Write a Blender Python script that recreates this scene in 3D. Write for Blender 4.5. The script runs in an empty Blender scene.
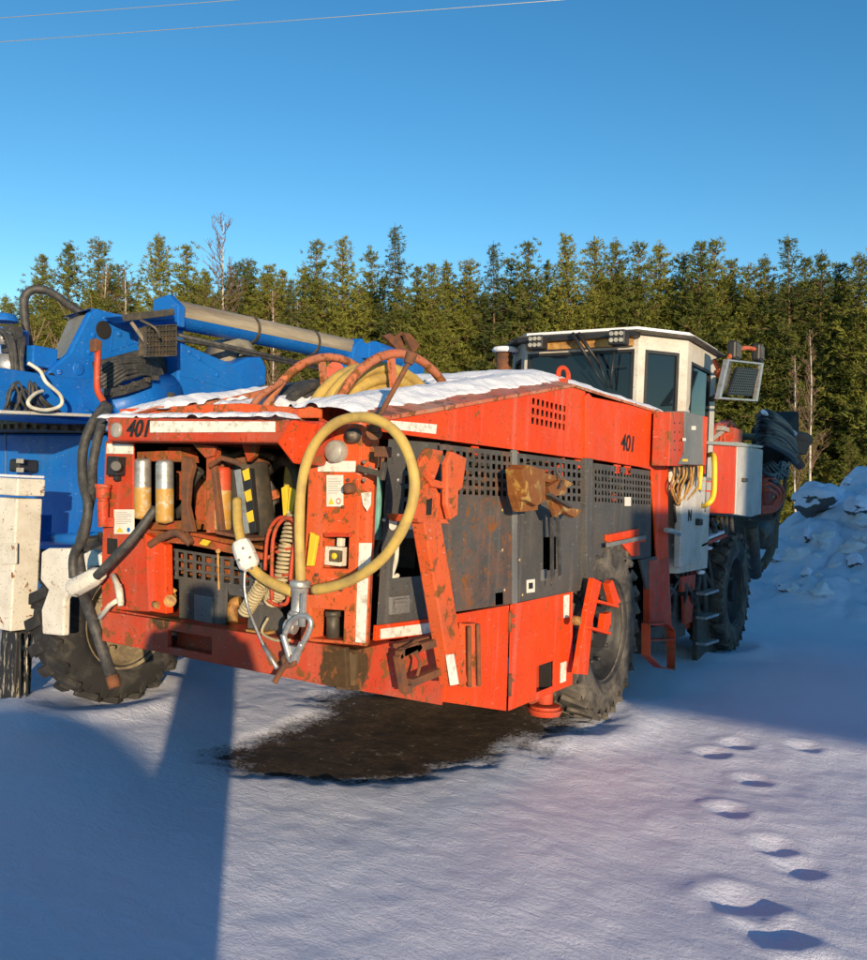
import bpy, bmesh, math, random
from mathutils import Vector as V, Matrix as M, noise
random.seed(7)
D = bpy.data; C = bpy.context.scene.collection
# ---------------------------------------------------------------- camera maths
VR = (987., 514.); VL = (-964., 428.); CX, CY = 433.5, 480.
F = math.sqrt(-((VR[0]-CX)*(VL[0]-CX)+(VR[1]-CY)*(VL[1]-CY)))
ey = V((VR[0]-CX, VR[1]-CY, F)).normalized(); ex = -V((VL[0]-CX, VL[1]-CY, F)).normalized()
ez = ex.cross(ey); ez = -ez if ez.y > 0 else ez
H = 1.6
def ray(px, py):
    d = V((px-CX, py-CY, F)); return V((ex.dot(d), ey.dot(d), ez.dot(d)))
def R(px, py, y=3.05):
    d = ray(px, py); return d*(y/d.y)+V((0, 0, H))
def S(px, py, x=-2.28):
    d = ray(px, py); return d*(x/d.x)+V((0, 0, H))
def G(px, py, z=0.):
    d = ray(px, py); return d*((z-H)/d.z)+V((0, 0, H))
FW = V((ex.z, ey.z, ez.z))
def rr(p, px): return px*(p-V((0, 0, H))).dot(FW)/F
RS = lambda L, y=3.05: [R(a, b, y) for a, b in L]
SS = lambda L, x=-2.28: [S(a, b, x) for a, b in L]
# ---------------------------------------------------------------- materials
def nodes(name):
    m = D.materials.new(name); m.use_nodes = True; n = m.node_tree; b = n.nodes['Principled BSDF']; return m, n, b
def ramp(n, src, stops):
    r = n.nodes.new('ShaderNodeValToRGB'); e = r.color_ramp.elements
    while len(e) < len(stops): e.new(.5)
    for i, (p, c) in enumerate(stops):
        e[i].position = p; e[i].color = (*c, 1) if not isinstance(c, (int, float)) else (c, c, c, 1)
    n.links.new(src, r.inputs[0]); return r.outputs[0]
def noi(n, scale, detail=6, rough=.6, vec=None, dist=0):
    t = n.nodes.new('ShaderNodeTexNoise'); t.inputs['Scale'].default_value = scale; t.inputs['Detail'].default_value = detail
    t.inputs['Roughness'].default_value = rough; t.inputs['Distortion'].default_value = dist
    if vec: n.links.new(vec, t.inputs['Vector'])
    return t.outputs['Fac']
def coords(n, sc=(1, 1, 1), kind='Object'):
    t = n.nodes.new('ShaderNodeTexCoord'); m = n.nodes.new('ShaderNodeMapping'); m.inputs['Scale'].default_value = sc
    n.links.new(t.outputs[kind], m.inputs['Vector']); return m.outputs['Vector']
def mix(n, fac, a, b, mode='MIX'):
    x = n.nodes.new('ShaderNodeMix'); x.data_type = 'RGBA'; x.blend_type = mode
    for s, v in ((x.inputs[0], fac), (x.inputs[6], a), (x.inputs[7], b)):
        if isinstance(v, (int, float)): s.default_value = v
        elif isinstance(v, tuple): s.default_value = (*v, 1)
        else: n.links.new(v, s)
    return x.outputs[2]
def math_(n, op, a, b=0.):
    x = n.nodes.new('ShaderNodeMath'); x.operation = op
    for s, v in ((x.inputs[0], a), (x.inputs[1], b)):
        if isinstance(v, (int, float)): s.default_value = v
        else: n.links.new(v, s)
    return x.outputs[0]
def bump(n, b, h, strength=.3, dist=.01):
    k = n.nodes.new('ShaderNodeBump'); k.inputs['Strength'].default_value = strength; k.inputs['Distance'].default_value = dist
    n.links.new(h, k.inputs['Height']); n.links.new(k.outputs[0], b.inputs['Normal'])
RUST = (.13, .045, .015)
def paint(name, col, fade, rust=.5, streak=.5, rough=.42, metal=0., dirt=(.16, .12, .08), dirtamt=.35, coat=.15, chip=None, stain=None):
    """weathered paint: faded patches, vertical run-off streaks, grime and rust spots"""
    m, n, b = nodes(name); v = coords(n); vs = coords(n, (5, 5, .32))
    c = mix(n, ramp(n, noi(n, 2.2, 5, .6, v), [(.35, 0.), (.75, 1.)]), col, fade)
    c = mix(n, math_(n, 'MULTIPLY', ramp(n, noi(n, 2.6, 5, .55, vs), [(.56, 0.), (.74, 1.)]), streak), c, tuple(min(1, x*.72+.13) for x in fade))
    c = mix(n, math_(n, 'MULTIPLY', ramp(n, noi(n, 5, 8, .7, v), [(.45, 0.), (.7, 1.)]), dirtamt), c, dirt)
    lo = .72-.22*rust
    rm = ramp(n, noi(n, 11, 8, .72, v, .4), [(lo, 0.), (lo+.03, 1.)])
    # scattered scuffs, small chips down to primer
    c = mix(n, math_(n, 'MULTIPLY', ramp(n, noi(n, 60, 5, .75, v), [(.60, 0.), (.63, 1.)]), .7), c, tuple(x*.22 for x in col))
    c = mix(n, math_(n, 'MULTIPLY', ramp(n, noi(n, 17, 7, .7, coords(n, (1, 1, 3))), [(.635, 0.), (.65, 1.)]), .45), c, tuple(min(1, x*.5+.3) for x in fade))
    for (sx_, sy_, sz_), rad in (stain or ()):
        vv = n.nodes.new('ShaderNodeVectorMath'); vv.operation = 'DISTANCE'; n.links.new(v, vv.inputs[0]); vv.inputs[1].default_value = (sx_, sy_, sz_)
        k_ = math_(n, 'ADD', math_(n, 'DIVIDE', vv.outputs['Value'], rad), math_(n, 'MULTIPLY', noi(n, 14, 8, .75, v), 1.1))
        c = mix(n, ramp(n, math_(n, 'MULTIPLY', k_, .5), [(.70, 1.), (.76, 0.)]), c, mix(n, noi(n, 30, 5, .6, v), (.035, .022, .012), (.12, .07, .03)))
    if chip: c = mix(n, ramp(n, noi(n, 23, 6, .7, v), [(.62, 0.), (.64, 1.)]), c, chip)
    rc = mix(n, noi(n, 40, 4, .6, v), RUST, (.30, .12, .035))
    c = mix(n, rm, c, rc)
    n.links.new(c, b.inputs['Base Color'])
    n.links.new(ramp(n, noi(n, 7, 6, .6, v), [(.3, rough-.08), (.7, rough+.25)]), b.inputs['Roughness'])
    b.inputs['Metallic'].default_value = metal; b.inputs['Coat Weight'].default_value = coat*.3; b.inputs['Specular IOR Level'].default_value = .18; b.inputs['Coat Roughness'].default_value = .35
    bump(n, b, math_(n, 'ADD', noi(n, 30, 6, .6, v), math_(n, 'MULTIPLY', rm, -.6)), .25, .004)
    return m
def plain(name, col, rough=.6, metal=0., var=.3, scale=12, b_=.2, emit=None):
    m, n, b = nodes(name); v = coords(n)
    c = mix(n, ramp(n, noi(n, scale, 6, .65, v), [(.3, 0.), (.7, 1.)]), tuple(x*(1-var) for x in col), tuple(min(1, x*(1+var)) for x in col))
    n.links.new(c, b.inputs['Base Color']); b.inputs['Roughness'].default_value = rough; b.inputs['Metallic'].default_value = metal
    if b_: bump(n, b, noi(n, scale*3, 6, .6, v), b_, .004)
    return m
def two(name, a, c2, scale, lo, hi, rough=.7, metal=0., dist=0, sc=(1, 1, 1), b_=.3):
    m, n, b = nodes(name); v = coords(n, sc)
    f = ramp(n, noi(n, scale, 8, .68, v, dist), [(lo, 0.), (hi, 1.)])
    n.links.new(mix(n, f, a, c2), b.inputs['Base Color']); b.inputs['Roughness'].default_value = rough; b.inputs['Metallic'].default_value = metal
    bump(n, b, noi(n, scale*3, 6, .65, v), b_, .005); return m
T = {}
T['red'] = paint('orange_red_paint', (.66, .050, .005), (.70, .074, .012), .46, .5, dirtamt=.16)
T['redold'] = paint('worn_red_paint', (.50, .042, .014), (.52, .10, .045), .74, .35, dirtamt=.42)
T['bumper'] = paint('bumper_paint', (.50, .042, .014), (.52, .10, .045), .82, .35, dirtamt=.5, stain=[((.84, -3.46, .82), .14), ((.80, -3.46, .70), .10), ((-.3, -3.45, .92), .1), ((1.0, -3.2, .62), .08)])
T['cav'] = paint('rusted_cavity_paint', (.44, .055, .018), (.40, .13, .05), 1.05, .3, dirtamt=.75, dirt=(.13, .075, .04))
T['yrust'] = paint('rusty_yellow_paint', (.42, .24, .05), (.36, .25, .12), 1.25, .3, dirtamt=.8, dirt=(.10, .05, .02))
T['dusty'] = paint('dusty_hood_top_paint', (.52, .10, .04), (.50, .24, .14), .8, .5, dirtamt=.95, dirt=(.40, .27, .18))
T['boomdirt'] = two('boom_grime', (.46, .38, .26), (.17, .13, .09), 2.6, .38, .66, .5, .2, sc=(2.5, .3, 2.5))
T['tan'] = plain('tan_coil_jacket', (.40, .33, .19), .55, var=.25, scale=30)
T['gold'] = two('greasy_gear_brown', (.26, .16, .06), (.08, .05, .025), 22, .4, .6, .6)
T['orange'] = paint('faded_orange_paint', (.62, .085, .018), (.62, .14, .05), .78, .3, dirtamt=.3)
T['ringpaint'] = paint('reel_paint', (.52, .12, .045), (.55, .22, .12), .85, .2, dirtamt=.5)
T['grey'] = paint('dark_grey_panel_paint', (.062, .062, .062), (.10, .098, .093), .34, .35, dirt=(.13, .10, .075), dirtamt=.45, rough=.5)
T['greyrust'] = paint('rusted_grey_panel_paint', (.064, .062, .060), (.105, .10, .092), .66, .35, dirt=(.25, .10, .045), dirtamt=.75, rough=.5)
T['midgrey'] = paint('mid_grey_paint', (.13, .14, .15), (.22, .22, .21), .4, .3)
T['blue'] = paint('blue_machine_paint', (.005, .115, .47), (.012, .16, .52), .12, .12, rough=.33, dirt=(.05, .08, .16), dirtamt=.22, coat=.3)
T['bluedirt'] = paint('dirty_blue_paint', (.20, .19, .15), (.30, .27, .21), .3, .5, dirt=(.28, .20, .11), dirtamt=.8)
T['white'] = paint('old_white_paint', (.66, .62, .52), (.74, .71, .63), .46, .25, dirt=(.36, .31, .23), dirtamt=.4)
T['cabwhite'] = paint('cab_cream_paint', (.50, .475, .42), (.60, .57, .51), .3, .35, dirt=(.30, .26, .20), dirtamt=.55)
T['doorgrey'] = paint('pale_grey_door_paint', (.45, .45, .43), (.58, .57, .54), .3, .3)
T['yellow'] = two('yellow_rubber_hose', (.54, .37, .09), (.24, .16, .07), 9, .45, .80, .6, b_=.3)
T['yellowpaint'] = plain('yellow_tag_paint', (.75, .52, .03), .5, var=.15)
T['ochre'] = two('ochre_rust_steel', (.48, .27, .07), (.20, .08, .025), 16, .42, .62, .7)
T['amber'] = two('amber_worn_steel', (.46, .25, .05), (.50, .43, .30), 22, .5, .62, .5)
T['rust'] = two('rusty_steel', (.20, .07, .025), (.10, .05, .03), 14, .4, .6, .85)
T['steel'] = two('scuffed_zinc_steel', (.50, .50, .48), (.34, .31, .26), 24, .45, .65, .38, .65)
T['darksteel'] = two('dark_greasy_steel', (.07, .065, .055), (.16, .12, .08), 16, .45, .7, .55, .3)
T['black'] = plain('black_plastic', (.018, .018, .02), .5, var=.3)
T['interior'] = plain('painted_shade_black', (.012, .011, .010), .9)  # near black stands for shade inside openings and under the machines
T['rubber'] = two('hose_rubber', (.035, .035, .035), (.09, .085, .075), 20, .45, .7, .6)
T['tyre'] = two('muddy_tyre_rubber', (.028, .027, .026), (.17, .145, .115), 5, .40, .68, .85, dist=.8, b_=.6)
T['tyredark'] = two('dark_tyre_rubber', (.018, .018, .018), (.09, .08, .065), 5, .48, .75, .85, dist=.8, b_=.6)
T['rim'] = two('dark_rim_paint', (.014, .015, .018), (.055, .05, .042), 7, .4, .7, .6)
T['rimpale'] = two('dirty_cream_rim', (.30, .24, .14), (.14, .11, .07), 7, .4, .6, .7)
T['sticker'] = two('worn_white_reflector', (.78, .76, .68), (.42, .37, .28), 26, .50, .66, .5)
T['label'] = plain('warning_label_paper', (.72, .69, .6), .5, var=.12)
T['ink'] = plain('black_ink', (.015, .015, .015), .6, var=.1, b_=0)
T['plastic'] = plain('white_plug_plastic', (.74, .72, .66), .45, var=.12)
T['reflector'] = two('grey_reflector_glass', (.36, .35, .31), (.26, .24, .20), 30, .4, .7, .35)
T['teal'] = plain('teal_enamel', (.18, .42, .38), .5)
T['cableblue'] = plain('pale_cable_jacket', (.60, .58, .48), .5)
T['brown'] = two('brown_canvas', (.13, .10, .06), (.07, .055, .035), 30, .4, .6, .85)
T['lamp'] = plain('lamp_lens', (.34, .33, .28), .2, var=.35, scale=50)
m, n, b = nodes('cab_glass'); b.inputs['Base Color'].default_value = (.016, .028, .045, 1); b.inputs['Roughness'].default_value = .06; b.inputs['IOR'].default_value = 1.55
b.inputs['Transmission Weight'].default_value = .6
T['glass'] = m
m, n, b = nodes('snow_cover'); v = coords(n)
b.inputs['Base Color'].default_value = (.80, .82, .88, 1); b.inputs['Roughness'].default_value = .75
bump(n, b, math_(n, 'ADD', noi(n, 14, 8, .7, v), noi(n, 90, 3, .6, v)), .5, .02); T['snow'] = m
# piston: black with scraped white paint
T['piston'] = two('scraped_black_piston', (.02, .02, .02), (.42, .38, .30), 18, .55, .6, .6, sc=(2, 2, .35))
# ---------------------------------------------------------------- mesh builder
def basis(d):
    d = d.normalized(); u = d.orthogonal().normalized(); return u, d.cross(u)
class MB:
    def __init__(s): s.v = []; s.f = []; s.sm = []
    def add(s, vs, fs, smooth=False):
        o = len(s.v); s.v += [V(x) for x in vs]; s.f += [tuple(i+o for i in f) for f in fs]
        s.sm += [smooth]*len(fs) if isinstance(smooth, bool) else smooth; return s
    def slab(s, pts, vec):
        k = len(pts); vec = V(vec); vs = list(pts)+[p+vec for p in pts]
        return s.add(vs, [tuple(range(k)), tuple(range(2*k-1, k-1, -1))]+[(i, i+k, (i+1) % k+k, (i+1) % k) for i in range(k)])
    def box(s, c, size, rot=None):
        c = V(c); hx, hy, hz = [q/2 for q in size]; m = rot or M.Identity(3)
        vs = [c+m @ V((x*hx, y*hy, z*hz)) for x in (-1, 1) for y in (-1, 1) for z in (-1, 1)]
        return s.add(vs, [(0, 1, 3, 2), (4, 6, 7, 5), (0, 4, 5, 1), (2, 3, 7, 6), (0, 2, 6, 4), (1, 5, 7, 3)])
    def bar(s, a, b_, w, t, up=(0, 0, 1)):
        a = V(a); b_ = V(b_); d = (b_-a); L = d.length; d.normalize(); u = V(up); sx = d.cross(u)
        if sx.length < 1e-3: sx = d.cross(V((1, 0, 0)))
        sx.normalize(); u = sx.cross(d)
        return s.box((a+b_)/2, (L, w, t), M((d, sx, u)).transposed())
    def tube(s, path, r, seg=10, closed=False, cap=True, smoothing=0):
        P = [V(p) for p in path]
        if smoothing:
            Q = []; k = len(P); rng = range(k if closed else k-1)
            for i in rng:
                p0 = P[i-1] if (i > 0 or closed) else P[0]; p1 = P[i]; p2 = P[(i+1) % k]; p3 = P[(i+2) % k] if (i+2 < k or closed) else P[-1]
                for j in range(smoothing):
                    t = j/smoothing
                    Q.append(.5*((2*p1)+(p2-p0)*t+(2*p0-5*p1+4*p2-p3)*t*t+(3*p1-p0-3*p2+p3)*t**3))
            if not closed: Q.append(P[-1])
            P = Q
        k = len(P); vs = []; u = None
        rf = r if callable(r) else (lambda t: r)
        for i, p in enumerate(P):
            a = P[i-1] if (i > 0 or closed) else p; b_ = P[(i+1) % k] if (i < k-1 or closed) else p
            d = (b_-a)
            d = d.normalized() if d.length > 1e-9 else V((0, 0, 1))
            u = d.orthogonal().normalized() if u is None else (u-d*u.dot(d)).normalized()
            w = d.cross(u); q = rf(i/max(1, k-1))
            vs += [p+(u*math.cos(2*math.pi*j/seg)+w*math.sin(2*math.pi*j/seg))*q for j in range(seg)]
        fs = []
        for i in range(k if closed else k-1):
            for j in range(seg):
                a = i*seg+j; b_ = i*seg+(j+1) % seg; c = ((i+1) % k)*seg+(j+1) % seg; d = ((i+1) % k)*seg+j; fs.append((a, b_, c, d))
        sm = [True]*len(fs)
        if cap and not closed: fs += [tuple(range(seg-1, -1, -1)), tuple(range((k-1)*seg, k*seg))]; sm += [False, False]
        return s.add(vs, fs, sm)
    def cyl(s, a, b_, r0, r1=None, seg=20):
        a = V(a); b_ = V(b_); r1 = r0 if r1 is None else r1; u, w = basis(b_-a)
        vs = [p+(u*math.cos(2*math.pi*j/seg)+w*math.sin(2*math.pi*j/seg))*q for p, q in ((a, r0), (b_, r1)) for j in range(seg)]
        fs = [(j, (j+1) % seg, seg+(j+1) % seg, seg+j) for j in range(seg)]+[tuple(range(seg-1, -1, -1)), tuple(range(seg, 2*seg))]
        return s.add(vs, fs, [True]*seg+[False]*2)
    def lathe(s, prof, c, ax, seg=48, smooth=True):
        c = V(c); ax = V(ax).normalized(); u, w = basis(ax); k = len(prof); vs = []
        for j in range(seg):
            a = 2*math.pi*j/seg; d = u*math.cos(a)+w*math.sin(a); vs += [c+ax*t+d*q for t, q in prof]
        return s.add(vs, [(j*k+i, j*k+i+1, ((j+1) % seg)*k+i+1, ((j+1) % seg)*k+i) for j in range(seg) for i in range(k-1)], smooth)
    def holes(s, q, hs, vec):
        """bilinear quad q (00,10,11,01) as sheet with rectangular holes (u0,v0,u1,v1), thickness vec"""
        us = sorted({0., 1., *[h[0] for h in hs], *[h[2] for h in hs]}); ws = sorted({0., 1., *[h[1] for h in hs], *[h[3] for h in hs]})
        vec = V(vec); P = lambda u, w: q[0]*(1-u)*(1-w)+q[1]*u*(1-w)+q[2]*u*w+q[3]*(1-u)*w
        nu, nw = len(us), len(ws); vs = [P(u, w) for u in us for w in ws]; vs += [p+vec for p in vs]; N = nu*nw
        ins = lambda i, j: 0 <= i < nu-1 and 0 <= j < nw-1 and not any(h[0]-1e-7 <= us[i] and us[i+1] <= h[2]+1e-7 and h[1]-1e-7 <= ws[j] and ws[j+1] <= h[3]+1e-7 for h in hs)
        fs = []
        for i in range(nu-1):
            for j in range(nw-1):
                if not ins(i, j): continue
                a, b_, c, d = i*nw+j, (i+1)*nw+j, (i+1)*nw+j+1, i*nw+j+1
                fs += [(a, b_, c, d), (d+N, c+N, b_+N, a+N)]
                if not ins(i-1, j): fs.append((a, d, d+N, a+N))
                if not ins(i+1, j): fs.append((b_, b_+N, c+N, c))
                if not ins(i, j-1): fs.append((a, a+N, b_+N, b_))
                if not ins(i, j+1): fs.append((d, c, c+N, d+N))
        return s.add(vs, fs)
    def blob(s, c, r, sub=2, amp=.15, seed=0, sq=(1, 1, 1), freq=2.):
        bm = bmesh.new(); bmesh.ops.create_icosphere(bm, subdivisions=sub, radius=1)
        vs = []
        for p in bm.verts:
            k = 1+amp*noise.noise(p.co*freq+V((seed*7.3, seed*3.1, 0)))+amp*.5*noise.noise(p.co*freq*2.7+V((seed, 5, 2)))
            vs.append(V(c)+V((p.co.x*sq[0], p.co.y*sq[1], p.co.z*sq[2]))*r*k)
        fs = [tuple(q.index for q in f.verts) for f in bm.faces]; bm.free(); return s.add(vs, fs, True)
    def helix(s, path, R_, r, turns, seg=6, n_=None):
        P = [V(p) for p in path]; L = [0]
        for i in range(1, len(P)): L.append(L[-1]+(P[i]-P[i-1]).length)
        n_ = n_ or turns*12; Q = []; u = None
        for i in range(n_+1):
            t = i/n_*L[-1]; j = max(0, min(len(P)-2, next((k for k in range(len(L)-1) if L[k+1] >= t), len(P)-2)))
            p = P[j].lerp(P[j+1], (t-L[j])/(L[j+1]-L[j]+1e-9)); d = (P[j+1]-P[j]).normalized()
            u = d.orthogonal().normalized() if u is None else (u-d*u.dot(d)).normalized(); w = d.cross(u); a = 2*math.pi*turns*i/n_
            Q.append(p+(u*math.cos(a)+w*math.sin(a))*R_)
        return s.tube(Q, r, seg)
    def build(s, name, mat, parent=None, bevel=0., origin=None):
        me = D.meshes.new(name); o = D.objects.new(name, me); C.objects.link(o)
        off = V((0, 0, 0)); p = parent
        while p is not None: off += p.location; p = p.parent
        if origin is not None: o.location = V(origin)-off; off = V(origin)
        me.from_pydata([v-off for v in s.v], [], s.f)
        me.polygons.foreach_set('use_smooth', s.sm); me.materials.append(T[mat] if isinstance(mat, str) else mat)
        bm = bmesh.new(); bm.from_mesh(me); bmesh.ops.recalc_face_normals(bm, faces=bm.faces); bm.to_mesh(me); bm.free()
        me.update(); o.parent = parent
        if bevel:
            k = o.modifiers.new('edge_bevel', 'BEVEL'); k.width = bevel; k.segments = 2; k.limit_method = 'ANGLE'; k.angle_limit = math.radians(40); k.harden_normals = False
        return o
def tag(o, label=None, cat=None, group=None, kind=None):
    if label: o['label'] = label
    if cat: o['category'] = cat
    if group: o['group'] = group
    if kind: o['kind'] = kind
    return o
def empty(name, loc, label, cat, group=None):
    o = D.objects.new(name, None); C.objects.link(o); o.location = loc; o.empty_display_size = .2; return tag(o, label, cat, group)
def text(s, size, mat4, name, mat, parent, bold=.03, shear=.3, sx=1.):
    cu = D.curves.new(name, 'FONT'); cu.body = s; cu.size = size; cu.shear = shear; cu.offset = bold*size; cu.extrude = .0015; cu.align_x = 'CENTER'; cu.align_y = 'CENTER'
    o = D.objects.new(name, cu); C.objects.link(o); bpy.context.view_layer.update()
    me = D.meshes.new_from_object(o); D.objects.remove(o); D.curves.remove(cu)
    off = V((0, 0, 0)); p = parent
    while p is not None: off += p.location; p = p.parent
    for v in me.vertices:
        q = v.co.copy(); q.x *= sx; v.co = mat4 @ q-off
    me.materials.clear(); me.materials.append(T[mat]); t = D.objects.new(name, me); C.objects.link(t); t.parent = parent; return t
def rearM(p, roll=0): return M.Translation(p) @ M(((1, 0, 0, 0), (0, 0, -1, 0), (0, 1, 0, 0), (0, 0, 0, 1))) @ M.Rotation(roll, 4, 'Z')
def sideM(p, roll=0): return M.Translation(p) @ M(((0, 0, 1, 0), (1, 0, 0, 0), (0, 1, 0, 0), (0, 0, 0, 1))) @ M.Rotation(roll, 4, 'Z')
YI = V((0, 1, 0)); XI = V((1, 0, 0)); ZI = V((0, 0, 1))
def grid(nx, ny, u0=0., v0=0., u1=1., v1=1., fu=.6, fv=.6):
    o = []
    for i in range(nx):
        for j in range(ny):
            a = u0+(u1-u0)*(i+.5-fu/2)/nx; b_ = u0+(u1-u0)*(i+.5+fu/2)/nx; c = v0+(v1-v0)*(j+.5-fv/2)/ny; d = v0+(v1-v0)*(j+.5+fv/2)/ny
            o.append((a, c, b_, d))
    return o
exec_parts = []
# ================================================================ DRILL RIG
rig = empty('drill_rig', (-3.15, 6.5, 0), 'orange red drill rig numbered 401 with dark grey panels and snow on its hood', 'drilling machine')
def P(fn, name, mat, bevel=.004, parent=rig, **k):
    mb = MB(); fn(mb); return mb.build(name, mat, parent, bevel, **k)
XL, XR = -4.03, -2.28
# -- engine bay darkness painted as thin black sheets behind the openings, and floor
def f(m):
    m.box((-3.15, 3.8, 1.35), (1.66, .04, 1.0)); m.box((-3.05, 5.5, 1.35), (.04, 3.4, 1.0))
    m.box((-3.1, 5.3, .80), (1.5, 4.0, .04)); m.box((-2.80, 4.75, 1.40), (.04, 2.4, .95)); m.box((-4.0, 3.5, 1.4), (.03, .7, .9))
P(f, 'bay_dark_sheet', 'interior', 0)
def f(m):   # engine pieces seen through the grille
    random.seed(3)
    for i in range(16):
        y = 3.5+i*.23; m.box((-2.52+random.uniform(-.08, .06), y, random.uniform(1.3, 1.75)), (.18, random.uniform(.05, .14), random.uniform(.08, .3)))
    for i in range(5): m.tube([(-2.5, 3.4+i*.7, 1.2), (-2.45, 3.6+i*.7, 1.6), (-2.5, 4.0+i*.7, 1.7), (-2.5, 4.3+i*.7, 1.3)], .022, 8, smoothing=5)
P(f, 'engine', 'darksteel')
def f(m):
    m.cyl((-2.5, 4.0, 1.25), (-2.5, 4.7, 1.25), .12); m.cyl((-2.5, 5.0, 1.5), (-2.5, 5.9, 1.5), .1)
    for i in range(8): m.box((-2.45, 3.5+i*.42, 1.72), (.1, .12, .05))
P(f, 'engine_pipe', 'darksteel')
# -- rear bumper
q = [R(102, 641, 3.0), R(347, 689, 3.0), R(345, 648, 3.0), R(102, 611, 3.0)]
bump_ = P(lambda m: m.holes(q, [(.31, .22, .50, .72)], (0, .03, 0)), 'bumper', 'bumper', .004)
def f(m):
    a = [p+V((0, .032, 0)) for p in q]
    m.box((-3.13, 3.2, .885), (1.7, .30, .02)); m.box((-3.13, 3.2, .73), (1.7, .30, .02)); m.box((-3.2, 3.12, .8), (.5, .02, .14))
P(f, 'bumper_tray', 'bumper', 0, bump_)
def f(m):   # bumper corner and side return, bottom rising to the rear
    m.slab([V((-2.335, 3.0, .89)), V((-2.335, 3.0, .725)), V((-2.28, 3.07, .72)), V((-2.28, 3.07, .885))], (-.03, .03, 0))
    m.slab([V((XR, 3.07, .885)), V((XR, 3.07, .72)), V((XR, 3.80, .52)), V((XR, 3.86, .90))], (-.04, 0, 0))
P(f, 'bumper_corner', 'bumper', .005, bump_)
# rust smear on the corner
# -- top beam
def f(m): m.slab(RS([(107, 417), (107, 441), (281, 443), (297, 464), (308, 465), (322, 421)], 2.93), (0, .16, 0))
beam = P(f, 'rear_beam', 'redold', .012)
P(lambda m: m.slab([R(281, 443, 2.925), R(297, 464, 2.925), R(308, 465, 2.925), R(320, 424, 2.925), R(295, 420, 2.925)], (0, -.03, 0)), 'beam_end_plate', 'red', .01, beam)
P(lambda m: m.slab(RS([(150, 421), (275, 421.5), (275, 432), (150, 432.5)], 2.925), (0, .003, 0)), 'reflector_strip', 'sticker', 0, beam)
text('401', .118, rearM(R(137.5, 429.2, 2.922)), 'number_text', 'ink', beam, .018, .28, 1.0)
def disc(name, c, r, ax, mat, parent, th=.03):
    ax = V(ax).normalized(); mb = MB(); mb.lathe([(0, 0), (0, r*.8), (-th*.3, r*.96), (-th, r), (-th*1.5, r)], c, ax, 32); return mb.build(name, mat, parent)
disc('round_reflector', R(114.5, 430, 2.915), .040, (0, -1, 0), 'reflector', beam, .015)
disc('side_knob', R(107, 428, 2.95), .016, (-.3, -1, 0), 'steel', beam)
# -- left rear column
def f(m):
    m.slab(RS([(105, 441), (133, 442), (133, 535), (148, 541), (149, 612), (102, 609), (101, 578)]), (0, .015, 0))
lcol = P(f, 'rear_column', 'redold', .006)
P(lambda m: m.slab(RS([(144, 533), (165, 545), (166, 614), (148, 611)], 3.0), (0, .05, 0)), 'column_gusset', 'red', .006, lcol)
P(lambda m: m.slab(RS([(107, 443.5), (133, 444.5), (133, 454), (106, 453.5)], 3.046), (0, .003, 0)), 'reflector_strip', 'sticker', 0, lcol)
def label_at(pts, y, parent, side=False):
    f_ = (lambda a, b_: S(a, b_, y)) if side else (lambda a, b_: R(a, b_, y))
    x0, y0, x1, y1 = pts; n_ = XI if side else -YI
    lab = MB().slab([f_(x0, y0), f_(x1, y0), f_(x1, y1), f_(x0, y1)], -n_*.003).build('warning_label', 'label', parent)
    ink = MB()
    for i in range(7):
        t = y0+(y1-y0)*(.12+.075*i); e = x0+(x1-x0)*(.12+(.75 if i % 3 else .55)); ink.slab([f_(x0+(x1-x0)*.1, t)+n_*.001, f_(e, t)+n_*.001, f_(e, t+.35)+n_*.001, f_(x0+(x1-x0)*.1, t+.35)+n_*.001], -n_*.001)
    ink.build('label_line', 'midgrey', lab)
    w = x1-x0; h_ = y1-y0
    MB().slab([f_(x0+w*.3, y0+h_*.72)+n_*.002, f_(x0+w*.12, y0+h_*.93)+n_*.002, f_(x0+w*.48, y0+h_*.93)+n_*.002], -n_*.001).build('hazard_triangle', 'yellowpaint', lab)
    c = f_(x0+w*.73, y0+h_*.83)+n_*.002
    return lab, c
lab, c = label_at((114, 509.5, 134, 534), 3.044, lcol); disc('mandatory_sign', c, .012, (0, -1, 0), 'blue', lab, .001)
def f(m): m.box(R(116, 466, 3.02), (.085, .06, .10)); m.box(R(117, 478, 3.02), (.03, .03, .03)); m.cyl(R(116, 466, 3.0), R(116, 466, 2.96), .03)
P(f, 'isolator_switch', 'black', .006, lcol)
def f(m):
    a = R(103, 486, 3.0); b_ = R(103, 527, 3.0)
    m.cyl(a, a.lerp(b_, .3), .036, .036, 14); m.cyl(a.lerp(b_, .3), a.lerp(b_, .38), .027, .027, 14); m.cyl(a.lerp(b_, .38), b_, .03, .024, 14); m.cyl(a-ZI*-.01, a-ZI*.012, .042, .042, 14)
    m.box(R(108, 522, 3.02), (.06, .03, .05))
P(f, 'grease_canister', 'redold', .002, lcol)
P(lambda m: m.slab(RS([(107, 538), (117, 539), (117, 555), (107, 554)], 3.046), (0, .003, 0)), 'hole_shade', 'interior', 0, lcol)  # black sheet paints the dark of an open hole
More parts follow.
